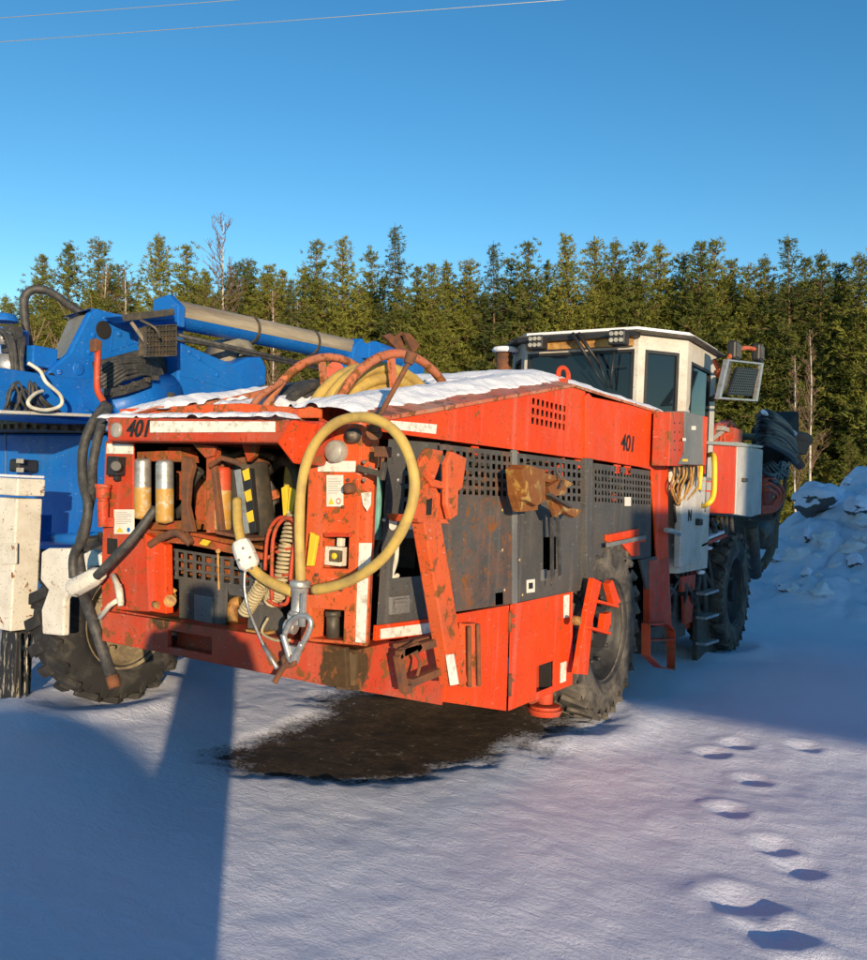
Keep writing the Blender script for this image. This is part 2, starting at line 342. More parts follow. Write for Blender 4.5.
# -- right rear post
post = P(lambda m: m.slab([R(313, 421), R(358, 421), R(353, 520), R(348, 645), R(303, 641), R(300, 560), R(303, 490)], (0, .08, 0)) and None or None, 'rear_post', 'orange', .008) if False else None
def f(m):
    tl, tr, br, bl = R(311, 421), R(361, 421), R(354, 645), R(300, 641)
    hx = lambda a, b_: ((a-311)/(50), (b_-421)/222)
    m.holes([tl, tr, br, bl], [(.33, .51, .84, .665), (.18, .85, .80, .985)], (0, .10, 0))
    m.slab([R(361.5, 421), R(354.5, 645), V((-2.275, 3.13, .90)), V((-2.275, 3.13, 1.86))], (-.03, .06, 0))
post = P(f, 'rear_post', 'orange', .005)
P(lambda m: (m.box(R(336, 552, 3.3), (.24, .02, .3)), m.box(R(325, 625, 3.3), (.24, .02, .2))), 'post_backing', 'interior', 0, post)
disc('round_reflector', R(331.7, 451, 3.0), .050, (0, -1, 0), 'reflector', post, .035)
def f(m):
    m.lathe([(0, 0), (0, .014), (-.014, .016), (-.014, .03), (-.03, .034), (-.05, .034)], R(348, 435, 3.0), (0, -1, 0), 20)
P(f, 'lamp_socket', 'darksteel', 0, post)
P(lambda m: m.slab(RS([(318.5, 461), (355.5, 461), (355, 472), (317.5, 471.5)], 3.044), (0, .003, 0)), 'reflector_strip', 'sticker', 0, post)
lab, c = label_at((326.5, 475, 343, 506.5), 3.043, post); disc('prohibition_sign', c, .013, (0, -1, 0), 'redold', lab, .001); disc('sign_face', c-YI*.001, .009, (0, -1, 0), 'label', lab, .001)
P(lambda m: m.slab(RS([(361, 493), (371, 492), (370.5, 505), (367, 511), (363, 505)], 3.06), (0, .003, 0)), 'torn_sticker', 'sticker', 0, post)
def f(m):
    m.slab(RS([(357.5, 543), (371.5, 543), (369.5, 575), (356.5, 575)], 3.058), (0, .003, 0)); m.slab(RS([(357, 579), (368, 578), (365, 643), (354.5, 642)], 3.055), (0, .003, 0))
P(f, 'edge_reflector', 'sticker', 0, post)
disc('plug_boss', R(346, 488, 3.0), .024, (0, -1, 0), 'rust', post, .03)
for a, b_ in ((342, 507), (347, 480), (325, 515), (316, 575), (340, 590)): disc('bolt', R(a, b_, 3.04), .008, (0, -1, 0), 'rust', post, .006)
def f(m):
    m.box(R(336, 556, 3.09), (.095, .05, .085)); m.box(R(341, 542, 3.1), (.03, .03, .04))
wl = P(f, 'work_lamp', 'white', .006, post)
P(lambda m: m.box(R(336, 556, 3.055), (.06, .02, .05)), 'lamp_glass', 'brown', .004, wl)
disc('lamp_bulb', R(333.5, 556, 3.035), .014, (0, -1, 0), 'yellowpaint', wl, .005)
P(lambda m: m.slab(RS([(323, 533), (350, 533), (349, 537), (324, 537)], 3.03), (0, .03, 0)), 'lamp_hood', 'redold', .003, post)
def f(m): a = R(333, 611, 3.12); b_ = R(333, 638, 3.12); m.cyl(a, b_, .03, .03, 14); m.cyl(a, a.lerp(b_, .2), .036, .036, 14)
P(f, 'hydraulic_cap', 'darksteel', 0, post)
def f(m):
    for a in ((364, 462), (366, 473), (364, 480), (370, 468), (376, 470)): m.cyl(R(*a, 3.06), R(*a, 3.02), .009, .009, 8)
    m.bar(R(358, 468, 3.02), R(384, 475, 3.02), .015, .025); m.bar(R(385, 462, 3.02), R(382, 480, 3.02), .02, .02)
P(f, 'door_latch', 'darksteel', .002, post)
def f(m): m.box(R(383, 452, 3.02), (.05, .06, .045)); m.cyl(R(383, 455, 3.02), R(381, 477, 3.02), .009, .009, 8)
P(f, 'latch_pin', 'rust', .003, post)
P(lambda m: m.slab(RS([(373, 475), (379, 475), (378, 540), (374, 540)], 3.3), (0, .03, 0)), 'teal_strip', 'teal', .003)
def f(m):   # long rusty rod leaning over the post
    m.cyl(R(375, 424, 2.98), R(409, 362, 3.02), .011, .011, 10); m.cyl(R(408, 364, 3.02), R(412, 353, 3.03), .02, .026, 12); m.cyl(R(374, 432, 2.98), R(375.5, 418, 2.98), .022, .018, 6); m.cyl(R(374, 434, 3.0), R(374, 432, 2.98), .035, .035, 12)
P(f, 'drain_rod', 'rust')
# -- cavity contents
def canister(px0, px1, py0, py1, y, name, split, top='steel', bot='amber'):
    a = R((px0+px1)/2, py0, y); b_ = R((px0+px1)/2, py1, y); r = rr(a, (px1-px0)/2); c = a.lerp(b_, split)
    o = MB().lathe([(0, 0), (0, r*.86), (.012, r*.97), (.02, r), ((a-c).length, r)], a, (c-a), 28).build(name, top, rig)
    MB().lathe([(0, r*1.015), ((b_-c).length-.02, r*1.015), ((b_-c).length-.01, r*.95), ((b_-c).length, 0)], c, (b_-a), 28).build('wrapper', bot, o)
    MB().cyl(a, a+ZI*.02, .012, .012, 8).build('cap', 'rust', o); return o
canister(134.5, 151, 459, 520, 3.09, 'hydraulic_filter', .47)
canister(156, 173.5, 460.5, 524, 3.05, 'hydraulic_filter', .45)
def f(m):
    m.slab(RS([(134, 452), (180, 450), (182, 462), (134, 461)], 3.14), (0, .12, 0)); m.slab(RS([(138, 523), (188, 520), (186, 530), (140, 530)], 3.12), (0, .1, 0))
P(f, 'filter_rack', 'cav')
P(lambda m: m.slab(RS([(181, 456), (190, 458), (193, 466), (189, 480), (187, 505), (193, 532), (181, 532)], 3.06), (0, .03, 0)), 'rack_plate', 'rust')
P(lambda m: m.slab(RS([(206, 446), (214, 448), (214, 533), (206, 533)], 3.08), (0, .05, 0)), 'upright', 'cav')
P(lambda m: m.slab(RS([(191, 443), (215, 446), (213, 456), (205, 458)], 3.06), (0, .02, 0)), 'upright_bracket', 'cav')
P(lambda m: (m.slab(RS([(167, 447), (191, 447), (190, 459), (167, 459)], 3.3), (0, .03, 0)), m.slab(RS([(193, 480), (205, 478), (206, 530), (195, 530)], 3.4), (0, .03, 0)), m.slab(RS([(176, 470), (184, 470), (184, 500), (176, 500)], 3.4), (0, .03, 0))), 'inner_frame', 'cav')
def f(m):
    a, b_ = R(243, 463, 3.30), R(256, 541, 3.30); r = .125
    m.lathe([(0, 0), (0, r*.9), (.01, r), ((b_-a).length, r*.86), ((b_-a).length, 0)], a, b_-a, 40)
drum = P(f, 'accumulator_drum', 'darksteel', 0)
P(lambda m: m.lathe([(0, .125), (0, .135), (.03, .135), (.03, .125)], R(243, 463, 3.30), R(256, 541, 3.3)-R(243, 463, 3.3), 40), 'drum_band', 'rust', 0, drum)
P(lambda m: m.slab(RS([(241, 443), (257, 443), (254, 456), (247, 462), (244, 452)], 3.15), (0, .03, 0)), 'drum_bracket', 'cav')
def f(m):
    m.slab(RS([(210, 464), (214, 463), (222, 533), (217, 533)], 3.05), (0, .03, 0)); m.slab(RS([(214, 530), (252, 538), (252, 541), (215, 534)], 3.02), (0, .12, 0))
    m.tube([R(210, 466, 3.04), R(222, 458, 3.04), R(240, 463, 3.04)], .014, 8)
P(f, 'extinguisher_rack', 'rust')
ext = canister(213, 231, 467.5, 532, 3.13, 'extinguisher', .36, 'redold', 'amber')
P(lambda m: m.slab(RS([(234, 470), (240, 469), (249, 533), (242, 535)], 3.07), (0, .03, 0)), 'channel', 'steel', .002)
hz = P(lambda m: m.slab(RS([(241, 469), (250, 468), (256, 532), (250, 534)], 3.065), (0, .03, 0)), 'hazard_strip', 'black', .002)
def f(m):
    for k in range(3):
        y0 = 471+k*21
        o = k*2.0
        m.slab(RS([(242+o, y0), (248.5+o, y0-3), (250+o, y0+8), (244.5+o, y0+10), ], 3.061), (0, .002, 0))
P(f, 'yellow_stripe', 'yellowpaint', 0, hz)
P(lambda m: (m.slab(RS([(281, 488), (286, 485), (289, 510), (283, 517)], 3.2), (0, .02, 0)), m.slab(RS([(289, 487), (297, 490), (290, 520), (286, 520)], 3.18), (0, .02, 0)), m.slab(RS([(310, 532), (317, 536), (312, 566), (306, 566)], 2.99), (0, .02, 0)), m.slab(RS([(292, 555), (296, 548), (294, 580), (289, 580)], 3.1), (0, .02, 0))), 'yellow_chock', 'yellowpaint', .003)
def f(m):
    m.slab(RS([(140, 528), (190, 536), (262, 553), (262, 560), (190, 545), (140, 540)], 3.07), (0, .03, 0)); m.slab(RS([(190, 532), (262, 546), (262, 550), (190, 537)], 3.12), (0, .2, 0))
P(f, 'cross_rail', 'cav')
P(lambda m: m.tube([R(150, 545, 3.0), R(165, 536, 3.0), R(178, 533, 3.0), R(190, 543, 3.0), R(186, 535, 3.02)], .02, 8, smoothing=4), 'rail_clamp', 'rust')
P(lambda m: (m.slab(RS([(149, 535), (155, 536), (153, 541), (148, 540)], 3.04), (0, .01, 0)), m.slab(RS([(203, 539), (210, 541), (206, 546), (199, 544)], 3.04), (0, .01, 0))), 'yellow_tag', 'yellowpaint', 0)
# pipes in the cavity
def f(m):
    m.tube([R(200, 470, 3.2), R(190, 485, 3.2), R(186, 505, 3.2), R(176, 515, 3.25)], .028, 10, smoothing=5)
    m.tube([R(268, 470, 3.5), R(285, 460, 3.4), R(297, 475, 3.3), R(300, 520, 3.3)], .03, 10, smoothing=5)
    m.tube([R(215, 448, 3.3), R(230, 456, 3.3), R(250, 452, 3.35), R(275, 458, 3.35)], .018, 8, smoothing=5)
P(f, 'pipe', 'darksteel')
P(lambda m: (m.slab(RS([(160, 440), (163, 440), (163, 455), (160, 455)], 3.6), (0, .02, 0)),), 'blue_fitting', 'blue', 0)
# -- rear grille plate
q = [R(148, 575, 3.12), R(262, 591, 3.12), R(263, 563, 3.12), R(147, 544, 3.12)]
gr = P(lambda m: m.holes(q, grid(12, 3, .03, .06, .99, .96, .64, .68), (0, .004, 0)), 'rear_grille', 'grey', 0)
def f(m):
    m.slab(RS([(179, 579), (227, 586), (225, 627), (179, 621)], 3.118), (0, .012, 0)); m.slab(RS([(227, 586), (262, 591), (284, 616), (283, 636), (247, 631), (249, 598), (229, 595)], 3.118), (0, .012, 0))
P(f, 'grille_skirt', 'grey', .003, gr)
P(lambda m: m.slab(RS([(194, 594), (212, 597), (212, 624), (194, 621)], 3.112), (0, .012, 0)), 'small_door', 'midgrey', .003, gr)
P(lambda m: [m.slab(RS([(152+i*17, 548+i*2), (160+i*17, 549+i*2), (162+i*17, 572+i*2), (153+i*17, 571+i*2)], 3.22+.03*(i % 3)), (0, .04, 0)) for i in range(6)], 'inner_rib', 'cav')
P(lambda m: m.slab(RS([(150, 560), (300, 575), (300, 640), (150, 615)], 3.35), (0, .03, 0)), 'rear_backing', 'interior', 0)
P(lambda m: (m.tube([R(232, 622, 3.16), R(233, 605, 3.18), R(240, 602, 3.2)], .03, 10, smoothing=4), m.box(R(262, 636, 3.1), (.12, .1, .06)), m.cyl(R(218, 552, 3.08), R(219, 590, 3.08), .006, .006, 8), m.cyl(R(218, 551, 3.09), R(218, 551, 3.06), .013, .013, 8)), 'rear_fitting', 'ochre')
def f(m): m.cyl(R(156, 600, 3.02), R(176, 597, 3.1), .025, .02, 12); m.cyl(R(170, 601, 3.0), R(171, 600, 3.08), .03, .03, 14); m.tube([R(158, 590, 3.05), R(165, 586, 3.05), R(176, 592, 3.08)], .012, 8, smoothing=4); m.cyl(R(154, 604, 3.0), R(160, 606, 3.0), .018, .018, 8)
P(f, 'drain_valve', 'ochre', 0)
# coil cable in a red wire cage
def f(m):
    m.helix([R(296, 514, 3.04), R(288, 545, 3.0), R(282, 585, 3.0), R(272, 600, 3.04)], .036, .0075, 24); m.helix([R(262, 585, 3.0), R(245, 612, 3.02)], .03, .008, 10); m.helix([R(280, 590, 3.04), R(282, 600, 3.04)], .03, .008, 3)
    m.tube([R(268, 618, 3.0), R(262, 632, 3.0), R(275, 640, 2.98), R(290, 640, 2.98)], .007, 7, smoothing=5); m.tube([R(296, 514, 3.04), R(300, 500, 3.05), R(304, 470, 3.15)], .008, 7)
P(f, 'coiled_cable', 'tan', 0)
def f(m):
    m.tube([R(265, 570, 2.99), R(268, 535, 2.99), R(279, 518, 2.99), R(292, 522, 2.99), R(295, 540, 2.99), R(290, 575, 2.99), R(288, 600, 2.99), R(277, 605, 2.99), R(268, 600, 2.99)], .009, 8, smoothing=5)
    m.tube([R(272, 600, 2.95), R(273, 540, 2.95), R(284, 519, 2.95), R(296, 526, 2.95), R(292, 560, 2.95), R(288, 600, 2.95), R(280, 604, 2.95)], .009, 8, smoothing=5)
    m.bar(R(276, 552, 2.97), R(292, 548, 2.97), .01, .012); m.bar(R(272, 578, 2.97), R(290, 574, 2.97), .01, .012)
P(f, 'cable_cage', 'redold', 0)
# -- yellow hose loop hanging over the post
loop = [(301, 584), (300, 560), (299.5, 525), (301, 490), (307, 461), (319, 438), (337, 422.5), (358, 417), (379, 421), (397, 434), (409, 456), (414.5, 482), (411, 508), (400, 534), (383, 558), (361, 575), (338, 585), (314, 590)]
def f(m): m.tube([R(a, b_, 2.90-.035*math.sin(i/17*math.pi)) for i, (a, b_) in enumerate(loop)], lambda t: .0218+.0008*math.sin(t*60), 14, smoothing=6)
hose = P(f, 'hose_loop', 'yellow', 0)
def f(m): m.tube([R(293, 592, 2.89), R(278, 586, 2.88), (R(262, 577, 2.88)), R(250, 566, 2.88)], .0235, 14, smoothing=6); m.tube([R(242, 545, 2.88), R(238, 525, 2.92), R(237, 500, 2.98)], .0225, 12, smoothing=6)
P(f, 'hose_tail', 'yellow', 0, hose)
def f(m):
    a, b_ = R(240, 541, 2.87), R(251, 569, 2.87); m.lathe([(0, 0), (0, .032), (.008, .042), (.04, .048), (.076, .049), (.080, .044), (.084, .049), (.12, .048), ((b_-a).length-.01, .038), ((b_-a).length, .03), ((b_-a).length, 0)], a, b_-a, 8)
plug = P(f, 'cable_coupling', 'plastic', .005)
def f(m):
    for a in ((243, 548), (250, 557), (252, 568), (239, 560)): m.cyl(R(a[0], a[1], 2.84), R(a[0], a[1], 2.81), .006, .006, 8)
P(f, 'coupling_screw', 'darksteel', 0, plug)
def f(m):
    m.lathe([(0, .02), (0, .04), (.008, .046), (.028, .046), (.032, .038), (.05, .038), (.055, .034), (.13, .032), (.135, .04), (.15, .04), (.155, .028), (.19, .025), (.19, 0)], R(300.5, 580, 2.88), (-.03, 0, -1), 14)
    m.box(R(303, 610, 2.83), (.02, .02, .14)); m.cyl(R(289, 618, 2.88), R(300, 616, 2.9), .024, .02, 10); m.cyl(R(286, 625, 2.87), R(296, 628, 2.88), .03, .03, 12)
P(f, 'hose_fitting', 'steel', .002)
def f(m):   # big snap hook
    hk = [(285, 634), (291, 622), (300, 616), (308, 617), (311, 624), (308, 634), (302, 645), (297, 655)]
    m.tube([R(a, b_, 2.82) for a, b_ in hk], .012, 10, smoothing=5)
    m.tube([R(283, 634, 2.82), R(287, 648, 2.82), R(291, 660, 2.82), R(296, 655, 2.82), R(302, 643, 2.82)], .014, 10, smoothing=4); m.slab(RS([(287, 645), (300, 648), (295, 664), (288, 661)], 2.82), (0, .02, 0))
P(f, 'snap_hook', 'steel', 0)
def f(m):
    m.tube([R(289, 662, 2.82), R(283, 668, 2.82), R(277, 678, 2.82), R(275, 682, 2.82)], .013, 8, smoothing=3); m.tube([R(292, 658, 2.82), R(284, 657, 2.82), R(286, 665, 2.82), R(294, 664, 2.82)], .012, 8, closed=True, smoothing=3)
P(f, 'shackle', 'rust', 0)
def f(m): m.tube([R(245, 571, 2.86), R(244.5, 588, 2.85), R(248, 607, 2.85), R(256, 628, 2.84), R(265, 648, 2.84), R(276, 667, 2.83)], .0065, 8, smoothing=5); m.tube([R(264, 646, 2.84), R(277, 668, 2.83)], .010, 8)
P(f, 'wire_sling', 'steel', 0)
# ================= side panels
TH = (-.02, 0, 0); TH2 = (-.003, 0, 0)
# corner panel
def f(m):
    a = SS([(377, 625), (437, 617), (440, 443), (389, 439)], -2.31)
    m.holes(a, [(.20, .245, .68, .46)]+[(.33, .545+.072*i, .47, .59+.072*i) for i in range(5)]+[(.62, .70+.06*i, .74, .73+.06*i) for i in range(4)], TH2)
cp = P(f, 'corner_panel', 'grey', .002)
P(lambda m: m.slab(SS([(376, 641), (377, 625.5), (437, 617.5), (437, 634)], -2.30), TH), 'panel_foot', 'red', .003, cp)
P(lambda m: m.slab(SS([(381, 629), (432, 622.5), (432, 633), (381, 639)], -2.296), (-.003, 0, 0)), 'reflector_strip', 'sticker', 0, cp)
def f(m): m.holes(SS([(391, 615), (410, 612.5), (410, 595), (391, 597)], -2.296), [(.15, .15, .85, .85)], (-.015, 0, 0)); m.box(S(401, 605, -2.30), (.02, .09, .06)); m.bar(S(395, 605, -2.285), S(407, 604, -2.285), .012, .02)
P(f, 'recessed_handle', 'midgrey', .002, cp)
disc('round_sticker', S(393.5, 523, -2.305), .034, (1, 0, 0), 'label', cp, .002)
P(lambda m: m.slab(SS([(400, 521), (418, 520), (418, 529), (400, 530)], -2.305), (-.003, 0, 0)), 'warning_label', 'label', 0, cp)
P(lambda m: m.slab(SS([(404, 522), (400.8, 528.5), (407.2, 528.5)], -2.302), (-.002, 0, 0)), 'hazard_triangle', 'yellowpaint', 0, cp)
P(lambda m: m.tube([S(397, 540, -2.35), S(396, 560, -2.36), S(391, 578, -2.34), S(398, 575, -2.33)], .012, 8, smoothing=4), 'cable', 'cableblue', 0, cp)
for a, b_ in ((399, 455), (399, 480), (385, 520), (380, 560)): disc('bolt', S(a, b_, -2.305), .009, (1, 0, 0), 'steel', cp, .006)
def perf(px0, px1, t0, t1, b0, b1, nx, rows, name, mat, x=-2.28, vtop=.02, vbot=.30, extra=[]):
    """grey panel (px range) with a band of square holes at the top"""
    a = SS([(px0, b0), (px1, b1), (px1, t1), (px0, t0)], x)
    return P(lambda m: m.holes(a, grid(nx, rows, .02, 1-vbot, .98, 1-vtop, .60, .62)+extra, TH2), name, mat, 0)
p1 = perf(440, 514, 444, 452.5, 614, 603.5, 12, 5, 'side_panel', 'greyrust', extra=[(.72, .005, .84, .085)])
p2 = perf(517, 583, 453, 461.5, 602.5, 590, 11, 5, 'side_panel', 'grey', vbot=.32, extra=[(.36, .19, .56, .43)])
for o, L in ((p1, ((503, 510), (503, 550), (505, 590))), (p2, ((520, 510), (520, 560), (523, 595)))):
    for a, b_ in L: disc('bolt', S(a, b_, -2.277), .009, (1, 0, 0), 'amber', o, .006)
P(lambda m: m.slab(SS([(527, 580), (535, 579), (535, 592), (527, 593)], -2.277), (-.003, 0, 0)), 'small_sticker', 'label', 0, p2)
P(lambda m: m.slab(SS([(529, 583), (533, 582.5), (533, 588.5), (529, 589)], -2.274), (-.002, 0, 0)), 'sticker_mark', 'ink', 0, p2)
P(lambda m: m.slab(SS([(541, 570), (547, 569), (547, 580), (541, 581)], -2.277), (-.003, 0, 0)), 'faded_sticker', 'midgrey', 0, p2)
P(lambda m: m.slab(SS([(513.3, 445), (517.5, 445.5), (517.5, 604), (513.3, 604)], -2.27), (-.02, 0, 0)), 'panel_seam', 'midgrey', .002)
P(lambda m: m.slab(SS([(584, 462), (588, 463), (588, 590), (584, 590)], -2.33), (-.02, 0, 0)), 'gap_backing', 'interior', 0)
l1 = P(lambda m: m.slab(SS([(455, 614.5), (509.5, 605), (506.5, 711), (444, 702), (449, 660)], -2.268), TH), 'lower_door', 'red', .004)
def f(m): m.holes(SS([(508.5, 711), (572.5, 684.5), (573, 591.5), (510.5, 604.5)], -2.268), [(.40, .07, .66, .33)], TH2)
l2 = P(f, 'lower_door', 'red', .002)
P(lambda m: m.box(S(542, 676, -2.36), (.02, .3, .3)), 'recess_back', 'redold', 0, l2)
P(lambda m: m.slab(SS([(550.5, 658), (551.5, 658), (551.5, 690), (550.5, 691)], -2.27), (-.08, 0, 0)), 'recess_side', 'interior', 0, l2)
def f(m):
    m.slab(SS([(564, 595.5), (569.5, 594.5), (569, 617), (564, 618)], -2.265), (-.003, 0, 0)); m.slab(SS([(561, 663), (566.5, 661), (566, 681), (560.5, 683)], -2.265), (-.003, 0, 0))
P(f, 'reflector_strip', 'sticker', 0, l2)
def f(m):
    for y0, y1 in ((611, 632), (674, 696)): m.cyl(S(510, y0, -2.262), S(509.5, y1, -2.262), .011, .011, 8)
    for a, b_ in ((513.5, 616), (513.5, 626), (512, 680)): m.cyl(S(a, b_, -2.27), S(a, b_, -2.25), .012, .012, 8)
P(f, 'hinge', 'rust', 0, l2)
# hood side rear section with vent
def f(m): m.slab(SS([(380, 418), (400, 419.5), (558, 389.5), (586, 394), (586, 462), (517, 452), (445, 443), (380, 433)], -2.262), TH)
zt = lambda y: 1.90+(y-3.2)*.195 if y < 5.2 else 2.29
hood = None
def f(m):
    y0, y1 = 3.16, 5.42
    # lower strip, vent area split
    zb = 1.845
    P_ = lambda y, z: V((-2.262, y, z))
    yv0, yv1, zv0, zv1 = 4.62, 5.13, 2.0, 2.17
    m.slab([P_(y0, zb), P_(yv0, zb), P_(yv0, zt(yv0)), P_(y0, zt(y0))], TH)
    m.slab([P_(yv1, zb), P_(y1, zb), P_(y1, zt(5.2)), P_(5.2, zt(5.2)), P_(yv1, zt(yv1))], TH)
    m.slab([P_(yv0, zb), P_(yv1, zb), P_(yv1, zv0), P_(yv0, zv0)], TH); m.slab([P_(yv0, zv1), P_(yv1, zv1), P_(yv1, zt(yv1)), P_(yv0, zt(yv0))], TH)
    m.holes([P_(yv0, zv0), P_(yv1, zv0), P_(yv1, zv1), P_(yv0, zv1)], grid(8, 3, 0, 0, 1, 1, .56, .66), TH2)
hood = P(f, 'hood_side', 'red', 0)
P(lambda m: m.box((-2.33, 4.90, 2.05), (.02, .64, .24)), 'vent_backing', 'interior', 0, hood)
P(lambda m: m.slab(SS([(391, 420.5), (437, 424.5), (436, 434), (391, 429)], -2.259), (-.003, 0, 0)), 'reflector_strip', 'sticker', 0, hood)
def f(m):
    m.slab(SS([(590.5, 396.5), (668, 412.5), (668.5, 560), (658, 568), (652, 470), (640, 467), (590.5, 459)], -2.265), TH)
hood2 = P(f, 'hood_side', 'red', .006)
text('401', .17, sideM(S(628, 444, -2.262)), 'number_text', 'ink', hood2, .012, .12, 1.15)
P(lambda m: m.slab(SS([(585, 396), (589, 394), (593, 399), (593.5, 640), (587.5, 640)], -2.25), (-.035, 0, 0)), 'hood_post', 'grey', .004)
P(lambda m: m.slab(SS([(585.5, 396), (589, 393), (593.4, 398), (593.4, 459), (586, 458)], -2.245), (-.03, 0, 0)), 'hood_post_top', 'red', .004)
def f(m):
    for a in (474, 514, 577, 616, 626): m.slab(SS([(a, 446+(a-474)*.13), (a+5, 446.5+(a-474)*.13), (a+5, 455+(a-474)*.13), (a, 455+(a-474)*.13)], -2.285), TH)
P(f, 'hood_latch', 'red', .002)
# hood tops (deck sheets)
def deck(m, x0, x1, y0, y1, crown, zoff=0.):
    nx, ny = 6, 10; vs = []; fs = []
    for k in (0, 1):
        for i in range(nx+1):
            for j in range(ny+1):
                x = x0+(x1-x0)*i/nx; y = y0+(y1-y0)*j/ny; vs.append((x, y, zt(y)+crown(x)+.020+zoff-.018*k))
    N = (nx+1)*(ny+1); I = lambda i, j, k=0: k*N+i*(ny+1)+j
    for i in range(nx):
        for j in range(ny): fs += [(I(i, j), I(i+1, j), I(i+1, j+1), I(i, j+1)), (I(i, j+1, 1), I(i+1, j+1, 1), I(i+1, j, 1), I(i, j, 1))]
    for i in range(nx): fs += [(I(i, 0), I(i, 0, 1), I(i+1, 0, 1), I(i+1, 0)), (I(i, ny), I(i+1, ny), I(i+1, ny, 1), I(i, ny, 1))]
    for j in range(ny): fs += [(I(0, j), I(0, j+1), I(0, j+1, 1), I(0, j, 1)), (I(nx, j), I(nx, j, 1), I(nx, j+1, 1), I(nx, j+1))]
    m.add(vs, fs)
crR = lambda x: max(0, min(.06, (-2.262-x)*.28))
crL = lambda x: min(.07, (x+4.03)*.2)
crF = lambda x: max(0, min(.07, (-2.262-x)*.25, (x+4.03)*.25))
P(lambda m: deck(m, -2.72, -2.252, 3.16, 5.2, crR), 'hood_top', 'dusty', 0)
P(lambda m: deck(m, -4.03, -3.62, 3.10, 5.2, crL), 'hood_top', 'dusty', 0)
P(lambda m: deck(m, -4.03, -2.252, 5.2, 7.36, crF), 'hood_top', 'dusty', 0)
P(lambda m: (m.slab([V((-3.62, 3.1, 1.8)), V((-3.62, 5.2, 1.8)), V((-3.62, 5.2, zt(5.2)+.06)), V((-3.62, 3.1, zt(3.1)+.06))], (.02, 0, 0)), m.slab([V((-4.05, 3.1, 1.0)), V((-4.05, 7.3, 1.0)), V((-4.05, 7.3, 2.3)), V((-4.05, 5.2, 2.3)), V((-4.05, 3.1, 1.88))], (.02, 0, 0)), m.slab([V((-2.72, 3.1, 1.8)), V((-2.72, 5.2, 1.8)), V((-2.72, 5.2, zt(5.2)+.06)), V((-2.72, 3.1, zt(3.1)+.06))], (-.02, 0, 0))), 'hood_wall', 'redold', 0)
P(lambda m: (m.box((-3.15, 5.21, 2.0), (1.7, .02, .7)), m.box((-3.17, 4.2, 1.80), (.9, 2.0, .02)), m.box((-3.15, 7.36, 1.5), (1.72, .02, 1.5))), 'hood_bulkhead', 'redold', 0)
P(lambda m: m.slab(RS([(120, 409), (240, 403), (275, 406), (320, 408), (320, 418), (118, 418)], 3.12), (0, .02, 0)), 'hood_lip', 'orange', .004)
# lifting eye
def f(m):
    o = S(564.5, 375, -2.40); r = .062; seg = 20; e_ = 1.7; pts = []
    ring = [o+V((0, math.cos(a)*r*e_, math.sin(a)*r)) for a in [math.pi*i/12 for i in range(13)]]
    outer = [o+V((0, r*e_, -.14))]+ring+[o+V((0, -r*e_, -.14))]
    inner = [o+V((0, math.cos(a)*r*.9, math.sin(a)*r*.6)) for a in [math.pi*i/12 for i in range(13)]]
    inner = [o+V((0, r*.9, -.02))]+inner+[o+V((0, -r*.9, -.02))]
    k = len(outer); vs = outer+inner+[p+V((-.014, 0, 0)) for p in outer+inner]; N = 2*k; fs = []
    for i in range(k-1): fs += [(i, i+1, k+i+1, k+i), (N+k+i, N+k+i+1, N+i+1, N+i), (i, N+i, N+i+1, i+1), (k+i+1, N+k+i+1, N+k+i, k+i)]
    fs += [(0, k, 2*k-1, k-1), (N+k-1, N+2*k-1, N+k, N), (0, k-1, N+k-1, N), (k, N+k, N+2*k-1, 2*k-1)]
    m.add(vs, fs)
P(f, 'lifting_eye', 'red', .004)
# -- forward grille panel and pillar
fp = P(lambda m: m.holes(SS([(593.5, 562), (651, 558), (651.5, 471), (593.5, 463)], -2.285), grid(19, 5, .01, .60, .99, .955, .60, .62), TH2), 'front_panel', 'grey', 0)
P(lambda m: (m.slab(SS([(593.5, 562), (607, 561), (600, 583), (593.5, 584)], -2.29), TH), m.slab(SS([(640, 560), (657, 556), (660, 575), (647, 590)], -2.27), TH)), 'panel_skirt', 'grey', .003, fp)
P(lambda m: (m.slab(SS([(625, 497), (631, 497), (631, 506), (625, 506)], -2.28), (-.003, 0, 0)),), 'small_sticker', 'label', 0, fp)
def f(m):
    m.slab(SS([(607, 535), (639, 528.5), (640, 556), (632, 556), (620, 541), (607, 541)], -2.262), TH); m.box((-2.5, 6.35, 1.28), (.5, .75, .03))
fd = P(f, 'wheel_arch', 'red', .003)
P(lambda m: m.bar(S(607, 545, -2.22), S(645, 537, -2.22), .02, .03), 'arch_bar', 'midgrey', .003, fd)
P(lambda m: m.slab(SS([(650, 561), (669, 557), (672, 628), (650, 625)], -2.262), (-.06, 0, 0)), 'pillar_foot', 'redold', .006)
def f(m):
    a = [S(646, 624, -2.2), S(665, 623, -2.2), S(671, 630, -2.2), S(671, 669, -2.2), S(658, 667, -2.2), S(646, 655, -2.2)]
    for i in range(6): m.bar(a[i], a[(i+1) % 6], .07, .012, up=(a[i]-(a[0]+a[3])/2))
    m.bar(S(646, 640, -2.2), S(670, 639, -2.2), .07, .01)
P(f, 'step_loop', 'redold', .002)
P(lambda m: (m.box((-3.1, 5.6, .62), (.7, 2.6, .3)), m.box((-3.1, 8.6, .7), (.9, 3.6, .4)), m.cyl((-4.1, 6.0, .64), (-2.3, 6.0, .64), .12), m.cyl((-4.1, 9.9, .64), (-2.3, 9.9, .64), .12), m.box((-3.1, 7.4, 1.0), (1.4, .5, 1.0)), m.box((-3.1, 9.9, 1.1), (1.0, 1.6, .3)), m.box((-2.75, 8.1, .8), (.5, .9, 1.0))), 'chassis', 'interior', 0)
